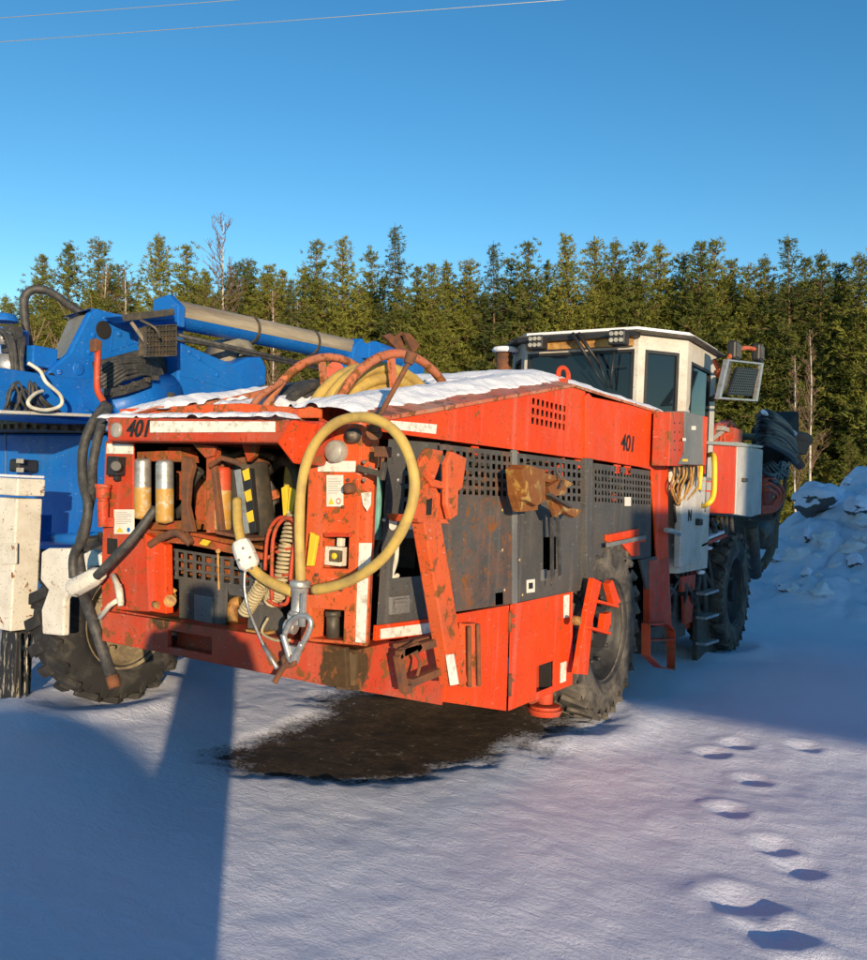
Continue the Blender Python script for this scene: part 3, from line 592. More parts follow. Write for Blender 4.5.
# -- wheel
def wheel(c, r, w, rimmat, parent, tyremat='tyre', lugs=26, deep=.0):
    """axis +x faces out"""
    c = V(c); mb = MB()
    prof = [(-w/2+.02, r*.56), (-w/2, r*.66), (-w/2+.0, r*.85), (-w/2+.03, r*.93), (0, r*.965), (w/2-.03, r*.93), (w/2, r*.85), (w/2+.005, r*.7), (w/2-.01, r*.60), (w/2-.04, r*.56)]
    mb.lathe(prof, c, XI, 56)
    for i in range(lugs):
        for sd in (-1, 1):
            a = 2*math.pi*(i+(.5 if sd > 0 else 0))/lugs; d = V((0, math.cos(a), math.sin(a))); t = V((0, -math.sin(a), math.cos(a)))
            m3 = M((XI, t, d)).transposed()
            rot = M.Rotation(sd*.42, 3, 'Z')
            mb.box(c+XI*sd*w*.27+d*r*.955, (w*.50, r*.13, r*.075), m3 @ rot)
            mb.box(c+XI*sd*(w*.485)+d*r*.87+t*r*.10*1, (w*.03, r*.10, r*.13), m3)
    ty = mb.build('wheel', tyremat, parent, .008)
    mb = MB(); rp = [(w/2-.05, r*.60), (w/2-.01, r*.61), (w/2-.012, r*.58), (w/2-.09, r*.55), (w/2-.15+deep, r*.52), (w/2-.17, r*.30), (w/2-.07, r*.24), (w/2-.06, r*.12), (w/2-.05, 0)]
    mb.lathe(rp, c, XI, 48); mb.lathe([(-w/2+.05, r*.57), (-w/2+.05, 0)], c, XI, 24)
    for i in range(10):
        a = 2*math.pi*i/10; mb.cyl(c+V((w/2-.12, math.cos(a)*r*.37, math.sin(a)*r*.37)), c+V((w/2-.085, math.cos(a)*r*.37, math.sin(a)*r*.37)), .018, .018, 6)
    mb.build('rim', rimmat, ty); return ty
for c in ((-2.47, 6.1, .635), (-3.85, 6.1, .635), (-2.47, 9.92, .635), (-3.85, 9.92, .635)): wheel(c, .64, .38, 'rim', rig)
# -- side brackets
def f(m):   # big welded carrier
    x = -2.08
    m.slab(SS([(424, 521), (441, 519), (468, 682), (452, 687)], x), (-.07, 0, 0)); m.slab(SS([(420, 463), (429, 448), (444, 451), (438, 472), (434, 482), (441, 497), (438, 521), (413, 519), (418, 490)], x), (-.03, 0, 0))
    m.slab(SS([(447, 463), (452, 451), (467, 458), (463, 488), (459, 491), (458, 515), (451, 520), (447, 505)], x+.03), (-.03, 0, 0)); m.slab(SS([(426, 477), (449, 483), (450, 490), (433, 487)], x+.02), (-.10, 0, 0)); m.slab(SS([(416, 515), (447, 519), (450, 524), (420, 523)], x), (-.16, 0, 0))
    m.slab(SS([(436, 492), (447, 494), (447, 520), (437, 519)], x-.02), (-.02, 0, 0))
car = P(f, 'tool_carrier', 'orange', .006)
P(lambda m: m.slab(SS([(427, 500), (432.5, 498), (431.5, 515), (426.5, 515)], -2.077), (-.003, 0, 0)), 'slot', 'interior', 0, car)
P(lambda m: m.slab(SS([(446, 655), (454, 654), (459, 684), (450.5, 685.5)], -2.077), (-.003, 0, 0)), 'reflector_strip', 'sticker', 0, car)
P(lambda m: m.slab(SS([(467, 624), (479, 623), (480, 687), (467, 688)], -2.2), (-.05, 0, 0)), 'carrier_stop', 'orange', .005)
P(lambda m: (m.cyl(S(469, 626, -2.18), S(469.5, 687, -2.18), .012, .012, 8), m.cyl(S(478, 624, -2.18), S(479, 686, -2.18), .012, .012, 8)), 'stop_edge', 'rust')
def f(m):
    x = -2.14; L = [((398, 655), (404, 690)), ((402, 652), (440, 641)), ((410, 683), (447, 668)), ((398, 655), (416, 645)), ((416, 645), (418, 650)), ((404, 690), (410, 688))]
    for a, b_ in L: m.bar(S(*a, x), S(*b_, x), .03, .035)
    m.tube([S(412, 644, x), S(417, 640, x), (S(414, 650, x)), S(420, 662, x), S(417, 676, x)], .008, 6, smoothing=3)
    m.bar(S(395, 646, x-.05), S(438, 636, x-.05), .02, .02)
P(f, 'rusty_bracket', 'rust', .003)
# -- ochre clamp mechanism
def f(m):
    x = -2.12
    m.slab(SS([(514, 470), (520, 466), (526, 500), (538, 503), (538, 510), (521, 512), (516, 495)], x), (-.05, 0, 0)); m.slab(SS([(522, 470), (528, 465), (545, 470), (546, 500), (537, 506), (527, 500)], x+.05), (-.10, 0, 0))
    m.slab(SS([(543, 472), (562, 478), (561, 485), (543, 481)], x), (-.05, 0, 0)); m.slab(SS([(548, 487), (560, 480), (567, 487), (566, 494), (552, 497)], x+.03), (-.08, 0, 0))
    m.slab(SS([(548, 495), (556, 497), (562, 513), (557, 517)], x+.03), (-.03, 0, 0)); m.slab(SS([(556, 498), (572, 508), (582, 510), (576, 518), (568, 514)], x+.05), (-.05, 0, 0)); m.slab(SS([(563, 478), (574, 484), (566, 488)], x), (-.04, 0, 0))
P(f, 'clamp_jaw', 'yrust', .002)
P(lambda m: (m.bar(S(548, 494, -2.05), S(570, 507, -2.05), .03, .015), m.tube([S(556, 470, -2.1), S(562, 480, -2.08), S(560, 488, -2.06)], .008, 6)), 'jaw_edge', 'darksteel', .002)
P(lambda m: (m.bar(S(552, 512, -2.18), S(552, 578, -2.2), .012, .03, up=(0, 1, 0)), m.bar(S(557, 512, -2.18), S(560, 575, -2.2), .012, .03, up=(0, 1, 0)), m.tube([S(552, 578, -2.2), S(551, 586, -2.2)], .004, 6)), 'rubber_strap', 'rubber', 0)
# -- orange ladder bracket in front of the wheel
def f(m):
    x = -2.17
    m.slab(SS([(577, 674), (588, 675), (593, 622), (602, 582), (594, 578), (586, 620)], x), (-.04, 0, 0))
    m.bar(S(595, 601, x), S(615, 606, x), .06, .02); m.slab(SS([(609, 584), (613, 580), (621, 602), (615, 607)], x+.02), (-.05, 0, 0))
    m.bar(S(586, 627, x), S(607, 633, x), .06, .02); m.slab(SS([(606, 614), (611.5, 612), (611, 625), (607, 634), (604, 630)], x+.02), (-.05, 0, 0))
P(f, 'step_bracket', 'red', .004)
disc('bracket_pin', S(580, 621, -2.13), .03, (1, 0, 0), 'ochre', rig, .03)
def f(m):
    p = S(545, 700, -2.35); m.cyl(p+ZI*.1, p-ZI*.02, .05, .05, 18); m.cyl(p-ZI*.03, p-ZI*.05, .10, .10, 20); m.cyl(p-ZI*.05, p-ZI*.09, .12, .10, 20)
P(f, 'jack_foot', 'redold', .002)
# -- hose reels
def reel(c, r, mat='ringpaint', w=.16):
    c = V(c); mb = MB()
    mb.tube([c+V((0, math.cos(a)*r, math.sin(a)*r)) for a in [2*math.pi*i/48 for i in range(48)]], .026, 10, closed=True)
    for i in range(8):
        a = 2*math.pi*(i+.3)/8; d = V((0, math.cos(a), math.sin(a))); mb.bar(c+d*.16, c+d*r, .02, .05, up=(0, -math.sin(a), math.cos(a)))
    mb.cyl(c-XI*.03, c+XI*.03, .18, .18, 24); return mb
r1 = reel((-2.80, 4.12, 1.62), .735).build('hose_reel', 'ringpaint', rig); r2 = reel((-3.40, 4.25, 1.66), .72).build('hose_reel', 'ringpaint', rig)
reel((-3.14, 4.15, 1.62), .52).build('reel_flange', 'ringpaint', r1)
P(lambda m: m.tube([V((-3.60, 4.25, 1.66))+V((0, math.cos(a)*.54, math.sin(a)*.54)) for a in [2*math.pi*i/40 for i in range(40)]], .02, 8, closed=True), 'reel_flange', 'ringpaint', 0, r2)
def f(m):
    random.seed(5)
    for k in range(15):
        rad = .42+.06*(k//3); x = -2.89-.07*(k % 3)-random.uniform(0, .02)
        m.tube([V((x+.008*math.sin(3*a+k), 4.12+math.cos(a)*rad*(1+.01*math.sin(2*a+k)), 1.62+math.sin(a)*rad)) for a in [2*math.pi*i/40 for i in range(40)]], .034, 10, closed=True)
P(f, 'hose_coil', 'yellow', 0, r1)
def f(m):
    for k in range(9):
        rad = .44+.06*(k//3); x = -3.46-.05*(k % 3)
        m.tube([V((x, 4.25+math.cos(a)*rad, 1.66+math.sin(a)*rad)) for a in [2*math.pi*i/40 for i in range(40)]], .032, 10, closed=True)
P(f, 'cable_coil', 'rubber', 0, r2)
def f(m):
    m.tube([S(250, 410, -3.3), S(262, 395, -3.35), S(285, 380, -3.4)], .02, 8, smoothing=3)
    m.bar(V((-3.62, 3.3, 1.98)), V((-3.62, 4.3, 2.25)), .05, .04)
P(f, 'reel_rail', 'ringpaint', 0)
# -- black hoses hanging at the left rear corner, with white coupling
def f(m):
    m.tube([R(106, 404, 3.2), R(92, 424, 3.1), R(83, 450, 3.05), R(83, 482, 3.02), (R(88, 505, 3.0)), R(84, 535, 3.0), R(74, 556, 3.0), R(74, 578, 3.0)], .026, 12, smoothing=6)
    m.tube([R(109, 406, 3.15), R(100, 430, 3.05), R(93, 462, 3.0), R(92, 490, 3.03), R(86, 520, 3.05), R(79, 548, 3.04), R(82, 575, 3.02)], .025, 12, smoothing=6)
P(f, 'black_hose', 'rubber', 0)
P(lambda m: m.tube([R(97, 576, 2.93), R(112, 560, 2.93), R(133, 538, 2.96), R(156, 508, 3.05)], .024, 12, smoothing=6), 'cable_hose', 'rubber', 0)
def f(m):
    a, b_ = R(72, 589, 2.95), R(102, 573, 2.95); m.lathe([(0, 0), (0, .032), (.01, .05), (.03, .055), ((b_-a).length*.8, .05), ((b_-a).length, .032), ((b_-a).length, 0)], a, b_-a, 8)
P(f, 'cable_coupling', 'white', .005)
P(lambda m: (m.tube([R(84, 595, 2.98), R(96, 630, 3.0), R(112, 678, 3.02)], .03, 12), ), 'jack_tube', 'rubber', 0)
P(lambda m: (m.cyl(R(112, 676, 3.02), R(115, 688, 3.02), .036, .03, 12),), 'tube_end', 'rust', 0)
P(lambda m: (m.tube([R(118, 600, 2.97), R(110, 605, 2.97), (R(100, 618, 2.97))], .014, 8), m.tube([R(113, 575, 3.0), R(120, 590, 2.98), R(121, 603, 2.97)], .016, 8), m.cyl(R(118, 585, 2.98), R(121, 606, 2.97), .02, .014, 10)), 'valve_lever', 'cableblue', 0)
# ================= cab
cz0, cz1 = 1.72, 3.03
plan = [(-3.72, 7.42), (-2.62, 7.42), (-2.30, 7.82), (-2.30, 8.78), (-2.62, 9.15), (-3.72, 9.15), (-4.05, 8.78), (-4.05, 7.82)]
cab = MB().slab([V((x, y, cz0-.02)) for x, y in plan], (0, 0, .10)).build('cab', 'cabwhite', rig, .01)
def facet(i, fr, name, z0=cz0+.08, z1=cz1, mat='cabwhite', glz=None, mull=()):
    a = V((*plan[i], 0)); b_ = V((*plan[(i+1) % 8], 0)); n_ = (b_-a).cross(ZI).normalized()
    L = (b_-a).length
    q = [a+ZI*z0, b_+ZI*z0, b_+ZI*z1, a+ZI*z1]
    w = MB(); w.holes(q, [fr], -n_*.05); o = w.build(name, mat, cab)
    u0, v0, u1, v1 = fr; PP = lambda u, v: q[0]*(1-u)*(1-v)+q[1]*u*(1-v)+q[2]*u*v+q[3]*(1-u)*v
    e = .028; W = MB()
    g4 = [PP(u0, v0), PP(u1, v0), PP(u1, v1), PP(u0, v1)]; g4 = [p+n_*.004 for p in g4]
    W.holes(g4, [(e/((u1-u0)*L), e/((v1-v0)*(z1-z0)), 1-e/((u1-u0)*L), 1-e/((v1-v0)*(z1-z0)))], -n_*.03)
    W.build('window_frame', 'black', o)
    GL = MB(); GL.slab([p-n_*.018 for p in g4], -n_*.006); GL.build('glass', 'glass', o)
    return o
facet(0, (.03, .06, .97, .90), 'rear_window')
facet(1, (.14, .06, .82, .90), 'corner_window')
facet(2, (.12, .03, .80, .86), 'side_window')
facet(7, (.25, .06, .75, .88), 'corner_window')
facet(4, (.05, .06, .95, .88), 'front_window'); facet(3, (.2, .06, .8, .88), 'corner_window'); facet(5, (.2, .06, .8, .88), 'corner_window'); facet(6, (.12, .03, .80, .86), 'side_window')
rp = [(-3.74, 7.30), (-2.59, 7.30), (-2.23, 7.77), (-2.23, 8.83), (-2.58, 9.3), (-3.76, 9.3), (-4.12, 8.85), (-4.12, 7.74)]
roof = MB().slab([V((x, y, 3.035)) for x, y in rp], (0, 0, .024)).build('roof', 'darksteel', cab, .01)
MB().slab([V((-3.15+(x+3.15)*.93, 8.3+(y-8.3)*.9, 3.07)) for x, y in rp], (0, 0, .03)).build('roof_snow', 'snow', roof)
MB().slab([V((x, 7.30, 3.0)) for x in (-3.74, -2.6)]+[V((x, 7.30, 3.045)) for x in (-2.6, -3.74)], (0, .1, 0)).build('roof_brow', 'black', roof)
MB().slab([V((-3.68, 7.36, 2.93)), V((-2.66, 7.36, 2.93)), V((-2.66, 7.36, 3.0)), V((-3.68, 7.36, 3.0))], (0, .05, 0)).build('roof_rail', 'ochre', roof)
for a in ((538, 343), (619, 338)):
    o = MB().box(R(*a, 7.2), (.15, .12, .13)).build('roof_lamp', 'black', roof, .015)
    lm = MB()
    for i in (-1, 0, 1):
        for j in (-1, 1): lm.cyl(R(*a, 7.2)+V((i*.043, -.06, j*.028)), R(*a, 7.2)+V((i*.043, -.075, j*.028)), .019, .019, 10)
    lm.build('lamp_lens', 'lamp', o)
def f(m):
    for a, b_, r_ in (((572, 333), (592, 365), .02), ((592, 365), (604, 386), .008), ((578, 333), (600, 365), .02), ((600, 365), (608, 388), .008)): m.cyl(R(*a, 7.25), R(*b_, 7.33), r_, r_*.7, 8)
    m.cyl(R(614, 352, 7.36), R(610, 388, 7.36), .01, .01, 8); m.bar(R(610, 368, 7.37), R(622, 366, 7.37), .01, .01)
MBw = MB(); f(MBw); MBw.build('wiper', 'black', cab)
def f(m):
    m.box((-3.15, 8.2, 2.0), (.5, .12, .75), M.Rotation(.15, 3, 'X')); m.box((-3.15, 7.95, 1.9), (.5, .5, .12)); m.box((-3.15, 8.2, 2.5), (.26, .1, .2))
MBw = MB(); f(MBw); MBw.build('driver_seat', 'rubber', cab, .03)
MB().box((-3.5, 8.9, 1.95), (.5, .2, .5)).tube([V((-3.15+math.cos(a)*.2, 8.6+math.sin(a)*.1, 2.1+math.sin(a)*.15)) for a in [2*math.pi*i/20 for i in range(20)]], .015, 6, closed=True).build('dashboard', 'midgrey', cab, .02)
# exhaust/beacon left of the cab
P(lambda m: (m.cyl(R(504, 395, 7.6), R(504, 352, 7.6), .075, .075, 16),), 'exhaust', 'rust', 0)
P(lambda m: (m.lathe([(0, 0), (0, .12), (-.03, .14), (-.05, .1)], R(506, 348, 7.6), (0, 0, 1), 20),), 'exhaust_cap', 'snow', 0)
# cab lower body / door
def f(m):
    m.slab([V((-2.62, 7.44, .95)), V((-2.30, 7.82, .95)), V((-2.30, 7.82, 1.70)), V((-2.62, 7.44, 1.70))], (-.04, .03, 0)); m.slab([V((-2.30, 7.82, .95)), V((-2.30, 8.75, .95)), V((-2.30, 8.75, 1.70)), V((-2.30, 7.82, 1.70))], (-.04, 0, 0))
P(f, 'cab_base', 'cabwhite', .005)
dr = P(lambda m: m.slab(SS([(682, 491), (690, 480), (703, 495), (702, 560), (680, 568)], -2.22), (-.06, 0, 0)), 'cab_door', 'doorgrey', .01)
text('N', .14, sideM(S(690, 516, -2.215)), 'letter_text', 'ink', dr, .02, 0)
P(lambda m: (m.box(S(699, 522, -2.20), (.05, .1, .06)),), 'door_handle', 'black', .01, dr)
def f(m): m.slab(SS([(671, 412), (685, 412), (684, 465), (680, 466), (669, 466)], -2.10), (-.14, 0, 0))
cb = P(f, 'control_box', 'redold', .006)
P(lambda m: m.slab(SS([(685.5, 411), (703, 416), (703, 465), (679, 464.5), (685, 452)], -2.085), (-.17, 0, 0)), 'box_door', 'midgrey', .006, cb)
P(lambda m: m.slab(SS([(703.5, 416), (708, 417), (706, 466), (703.5, 465)], -2.09), (-.16, 0, 0)), 'box_side', 'red', .004, cb)
P(lambda m: (m.slab(SS([(692, 426), (696, 426), (696, 430), (692, 430)], -2.08), (-.004, 0, 0)), m.slab(SS([(683, 438), (686, 438), (686, 441), (683, 441)], -2.08), (-.004, 0, 0))), 'box_lock', 'label', 0, cb)
P(lambda m: m.slab(SS([(683, 459), (688, 459), (688, 461.5), (683, 461.5)], -2.08), (-.004, 0, 0)), 'box_tag', 'yellowpaint', 0, cb)
for i in range(4):
    for j in (0, 1): disc('rivet', S(675+j*5, 423+i*9, -2.095), .008, (1, 0, 0), 'black', cb, .004)
def f(m):
    random.seed(9)
    for i in range(7):
        a = 674+i*4; m.tube([S(a, 464, -2.2), S(a+random.uniform(-2, 2), 475, -2.2), S(a-3+random.uniform(-2, 3), 488, -2.2), S(678+random.uniform(-2, 6), 505, -2.24)], .010, 6, smoothing=4)
P(f, 'wiring', 'ochre', 0)
P(lambda m: [m.tube([S(672+i*7, 464, -2.22), S(676+i*6, 478, -2.22), S(674+i*4, 505, -2.26), S(678+i*3, 540, -2.28)], .014, 6, smoothing=4) for i in range(4)], 'wiring_hose', 'rubber', 0)
P(lambda m: (m.box(S(672, 400, -2.5), (.2, .18, .35)),), 'air_box', 'cabwhite', .04)
P(lambda m: m.tube([S(666, 530, -2.2), S(672, 531, -2.2), (S(679, 534, -2.2))], .022, 8), 'grab_bar', 'steel', 0)
random.seed(12)
for i in range(12):
    y_ = 7.45+i*.17; P(lambda m: m.tube([(-2.55, y_, 1.15+random.uniform(-.1, .2)), (-2.42, y_+random.uniform(-.2, .3), .9), (-2.38, y_+random.uniform(-.2, .4), .65+random.uniform(-.1, .1)), (-2.5, y_+.4, .45)], random.choice((.016, .024, .03)), 7, smoothing=4), 'joint_hose', 'rubber', 0)
P(lambda m: (m.box((-2.6, 7.65, .62), (.35, .3, .75)), m.cyl((-2.48, 7.9, .3), (-2.48, 7.9, 1.1), .07, .07, 14), m.box((-2.62, 8.45, .55), (.3, .5, .55))), 'articulation_joint', 'darksteel', .01)
P(lambda m: (m.slab(SS([(681, 577), (696, 574), (695, 590), (682, 592)], -2.38), (-.03, 0, 0)), m.slab(SS([(684, 596), (694, 594), (692, 622), (685, 624)], -2.40), (-.03, 0, 0))), 'joint_cover', 'redold', .003)
for a_, b_ in ((675, 545), (678, 558), (700, 572), (708, 548), (716, 540)): P(lambda m: m.blob(S(a_, b_, -2.34), .045, 2, .3, a_, (1, 1.3, .5)), 'snow_clump', 'snow', 0)
P(lambda m: [m.tube([S(706+i*5, 518, -2.4), S(708+i*5+random.uniform(-4, 4), 532, -2.36), S(704+i*5+random.uniform(-4, 4), 545, -2.4)], .025, 7, smoothing=4) for i in range(6)], 'loom', 'rubber', 0)
# steps
def f(m):
    for y0 in (590, 614, 640): m.bar(S(701, y0+4, -2.28), S(714, y0, -2.28), .10, .025)
P(f, 'step', 'steel', .003)
P(lambda m: (m.slab(SS([(698, 585), (718, 578), (716, 655), (697, 662)], -2.42), (-.05, 0, 0)), m.slab(SS([(672, 580), (690, 570), (692, 620), (672, 630)], -2.5), (-.05, 0, 0))), 'step_frame', 'darksteel', .003)
P(lambda m: (m.slab(SS([(680, 570), (697, 568), (697, 625), (680, 632)], -2.5), (-.1, 0, 0)), m.slab([V((-2.30, 8.5, 1.16)), V((-2.30, 9.5, 1.24)), V((-2.75, 9.5, 1.24)), V((-2.75, 8.5, 1.16))], (0, 0, .03))), 'front_fender', 'redold', .004)
MB().slab([V((-2.32, 8.55, 1.195)), V((-2.32, 9.47, 1.275)), V((-2.72, 9.47, 1.275)), V((-2.72, 8.55, 1.195))], (0, 0, .03)).build('fender_snow', 'snow', rig, .01)
# front cabinets
cab1 = P(lambda m: m.slab(SS([(707, 446), (737, 443), (735, 514), (704, 513)], -2.3), (-.7, 0, 0)), 'tool_cabinet', 'red', .01)
P(lambda m: m.slab(SS([(737.5, 446), (753, 447), (751, 517), (735.5, 514.5)], -2.29), (-.7, 0, 0)), 'cabinet_door', 'doorgrey', .008, cab1)
P(lambda m: m.slab(SS([(753.5, 447), (763, 450), (761, 514), (751.5, 517)], -2.31), (-.7, 0, 0)), 'cabinet_side', 'doorgrey', .008, cab1)
P(lambda m: (m.slab(SS([(706, 444), (762, 448), (764, 446), (738, 442), (706, 441)], -2.27), (-.8, 0, 0)),), 'cabinet_lid', 'reflector', .004, cab1)
P(lambda m: (m.box(S(745, 480, -2.27), (.03, .16, .04)),), 'cabinet_handle', 'darksteel', .005, cab1)
P(lambda m: m.tube([S(709, 455, -2.28), S(714, 457, -2.14), S(714.5, 485, -2.12), S(713, 497, -2.12), S(709, 503, -2.14), S(704, 506, -2.2)], .024, 10, smoothing=4), 'handrail', 'yellowpaint', 0)
P(lambda m: m.tube([S(700, 455, -2.3), S(701, 470, -2.25), S(699, 490, -2.25)], .02, 8, smoothing=4), 'handrail', 'yellowpaint', 0)
def f(m):
    random.seed(2)
    m.slab(SS([(730, 419), (736, 425), (737, 443), (731, 443)], -2.6), (-.05, 0, 0)); m.slab(SS([(722, 424), (732, 420), (733, 430), (724, 433)], -2.6), (-.1, 0, 0))
    for i in range(7): m.tube([S(712+i*4, 444, -2.5), S(711+i*4+random.uniform(-3, 3), 435, -2.5), S(716+i*3, 428+random.uniform(-5, 5), -2.55), S(722+i*2, 440, -2.6)], .02, 7, smoothing=4)
    m.box(S(720, 436, -2.6), (.4, .4, .16))
P(f, 'hose_manifold', 'redold', .003)
P(lambda m: (m.bar(S(712, 438, -2.5), S(724, 429, -2.5), .05, .05), m.box(S(717, 429, -2.55), (.2, .3, .05))), 'manifold_cover', 'reflector', .003)
# drill boom folded at the front: hose bundle, feed, red hoses
bo = P(lambda m: m.box(S(776, 440, -2.95), (.5, 1.3, .7), M.Rotation(.3, 3, 'X')), 'hose_drum', 'interior', .05)
random.seed(31)
for i in range(18):
    t_ = i/18; off_ = random.uniform(-2, 2)
    p_ = [S(757+t_*2+random.uniform(-1, 1), 450-t_*36, -2.45-.3*random.random()), S(766+off_, 444-t_*34+random.uniform(-1.5, 1), -2.42), S(779+off_, 449-t_*33, -2.40), S(790+random.uniform(-2, 2), 456-t_*30, -2.45), S(797-t_*4, 464-t_*28+random.uniform(-2, 2), -2.5-.3*random.random())]
    P(lambda m: m.tube(p_, random.choice((.022, .03, .045)), 7, smoothing=4), 'boom_hose', 'rubber' if i % 5 else 'black', 0, bo)
P(lambda m: [m.tube([S(758+i*2.2, 470-i*1.5, -2.5), S(768+i*3, 478+random.uniform(-6, 6), -2.4), S(778+i, 470+random.uniform(-8, 8), -2.45), S(788, 462+i*2, -2.5)], .028, 6, smoothing=4) for i in range(7)], 'boom_hose', 'black', 0, bo)
P(lambda m: m.tube([S(763+i*4.6, 411.5+i*3.1+(.8 if i % 2 else 0), -2.43) for i in range(8)], .03, 6), 'bundle_snow', 'snow', 0, bo)
def f(m):
    m.slab(SS([(760, 468), (790, 464), (784, 476), (772, 486), (760, 482)], -2.65), (-.4, 0, 0)); m.slab(SS([(764, 486), (770, 490), (772, 508), (765, 506)], -2.6), (-.1, 0, 0))
    for k in range(3): m.tube([S(761, 480+k*6, -2.5), S(772-k*2, 478+k*6, -2.42), S(783-k*3, 492+k*2, -2.42), S(776-k*3, 509-k, -2.45), S(760, 513-k*3, -2.5)], .03, 8, smoothing=5)
P(f, 'red_hose', 'redold', 0)
def f(m):
    m.slab(SS([(757, 480), (774, 484), (774, 510), (757, 512)], -2.8), (-.3, 0, 0)); m.cyl(S(762, 545, -2.5), S(762, 518, -2.5), .14, .17, 14); m.cyl(S(757, 535, -2.4), S(765, 528, -2.4), .1, .1, 12); m.box(S(753, 530, -2.8), (.6, .5, .5))
P(f, 'boom_base', 'darksteel', .01)
P(lambda m: (m.tube([S(776, 508, -2.5), S(774, 530, -2.5), (S(770, 552, -2.5)), S(762, 566, -2.5)], .06, 10, smoothing=5), m.tube([S(786, 470, -2.45), S(783, 500, -2.45), S(775, 520, -2.45)], .03, 8, smoothing=5)), 'hanging_hose', 'brown', 0)
def f(m):
    m.slab(SS([(794, 437), (806, 434), (812, 441), (806, 455), (795, 452)], -2.6), (-.3, 0, 0)); m.cyl(S(788, 436, -2.7), S(806, 440, -2.7), .12, .12, 12); m.cyl(S(790, 452, -2.7), S(800, 465, -2.7), .12, .08, 12)
P(f, 'drill_head', 'rust', .01)
P(lambda m: (m.cyl(S(697, 436, -2.9), S(757, 437, -2.9), .05, .05, 10),), 'feed_beam', 'ochre', 0)
P(lambda m: (m.cyl(S(761, 560, -2.5), S(761, 572, -2.5), .03, .03, 10), m.cyl(S(751, 525, -2.35), S(755, 575, -2.4), .08, .08, 10)), 'front_jack', 'darksteel', 0)
# mirror and lamp bracket on the cab's front corner
def f(m):
    x = -1.95
    a = SS([(719, 399), (758, 401.5), (764, 363), (728, 359)], x); m.holes(a, [(.05, .05, .95, .95)], (-.04, 0, 0))
mr = P(f, 'mirror_frame', 'steel', .004)
P(lambda m: m.holes(SS([(728, 395), (752, 396), (759, 369), (738, 367)], -1.97), grid(11, 11, 0, 0, 1, 1, .6, .6), (-.02, 0, 0)), 'mesh_guard', 'black', 0, mr)
P(lambda m: m.slab(SS([(729, 395), (751, 396), (758, 369), (738, 367)], -2.0), (-.03, 0, 0)), 'mirror_plate', 'rubber', 0, mr)
def f(m): m.tube([S(716, 372, -2.15), (S(719, 375, -2.1)), S(727, 362, -2.0), S(733, 352, -2.0), S(745, 348, -2.0), S(758, 350, -2.0)], .022, 8, smoothing=5); m.bar(S(714, 360, -2.2), S(722, 376, -2.1), .03, .03)
P(f, 'mirror_arm', 'orange', 0)
P(lambda m: m.tube([S(729, 362, -1.98), S(727, 374, -1.98), S(724, 386, -2.0), S(717, 396, -2.05), S(712, 399, -2.2)], .03, 8, smoothing=4), 'mirror_cable', 'rubber', 0)
for a in ((734, 351), (758, 353)):
    o = MB().box(S(*a, -1.98), (.08, .18, .17)).build('front_lamp', 'black', rig, .02); MB().box(S(*a, -1.98)+V((.043, 0, 0)), (.01, .14, .12)).build('lamp_grid', 'darksteel', o)
# ================================================================ snow on the rig
def snowpatch(x0, x1, y0, y1, zf, th, seed, edge=.07, nx=60, ny=110, name='snow_cover', label='thin snow lying on the orange hood of the drill rig'):
    vs = []; fs = []; keep = {}
    for i in range(nx+1):
        for j in range(ny+1):
            x = x0+(x1-x0)*i/nx; y = y0+(y1-y0)*j/ny
            d = min(x-x0, x1-x, y-y0, y1-y)
            k = d/edge+.75*noise.noise(V((x*4, y*4, seed)))+.5*noise.noise(V((x*15, y*15, seed)))-.2
            t = th*max(0, min(1, k*.6))**.6*(1+.4*noise.noise(V((x*3, y*3, seed+3)))) if k > 0 else -.010
            vs.append((x, y, zf(x, y)+t+.006*noise.noise(V((x*18, y*18, 1)))))
    N = len(vs); vs += [(a, b_, zf(a, b_)-.012) for a, b_, c in vs]
    I = lambda i, j: i*(ny+1)+j
    for i in range(nx):
        for j in range(ny): fs += [(I(i, j), I(i+1, j), I(i+1, j+1), I(i, j+1))]
    return vs, fs
sn = MB()
for a in ((-2.76, -2.33, 3.10, 5.25, lambda x, y: zt(y)+crR(x)+.02, .032, 1, .07), (-4.05, -3.58, 3.08, 5.25, lambda x, y: zt(y)+crL(x)+.02, .045, 2, .05), (-4.05, -2.31, 4.98, 7.36, lambda x, y: zt(y)+crF(x)+.02, .035, 3, .06), (-3.60, -3.40, 3.3, 5.2, lambda x, y: zt(y)+.02, .06, 5, .05), (-3.2, -2.74, 4.6, 5.25, lambda x, y: zt(y)+.04, .06, 6, .05), (-3.95, -2.68, 2.94, 3.10, lambda x, y: 1.905, .016, 7, .02)):
    vs, fs = snowpatch(*a[:6], a[6], a[7]); sn.add(vs, fs, True)
tag(sn.build('snow_cover', 'snow'), 'bright snow lying on the hood and rear beam of the drill rig', 'snow', kind='stuff')
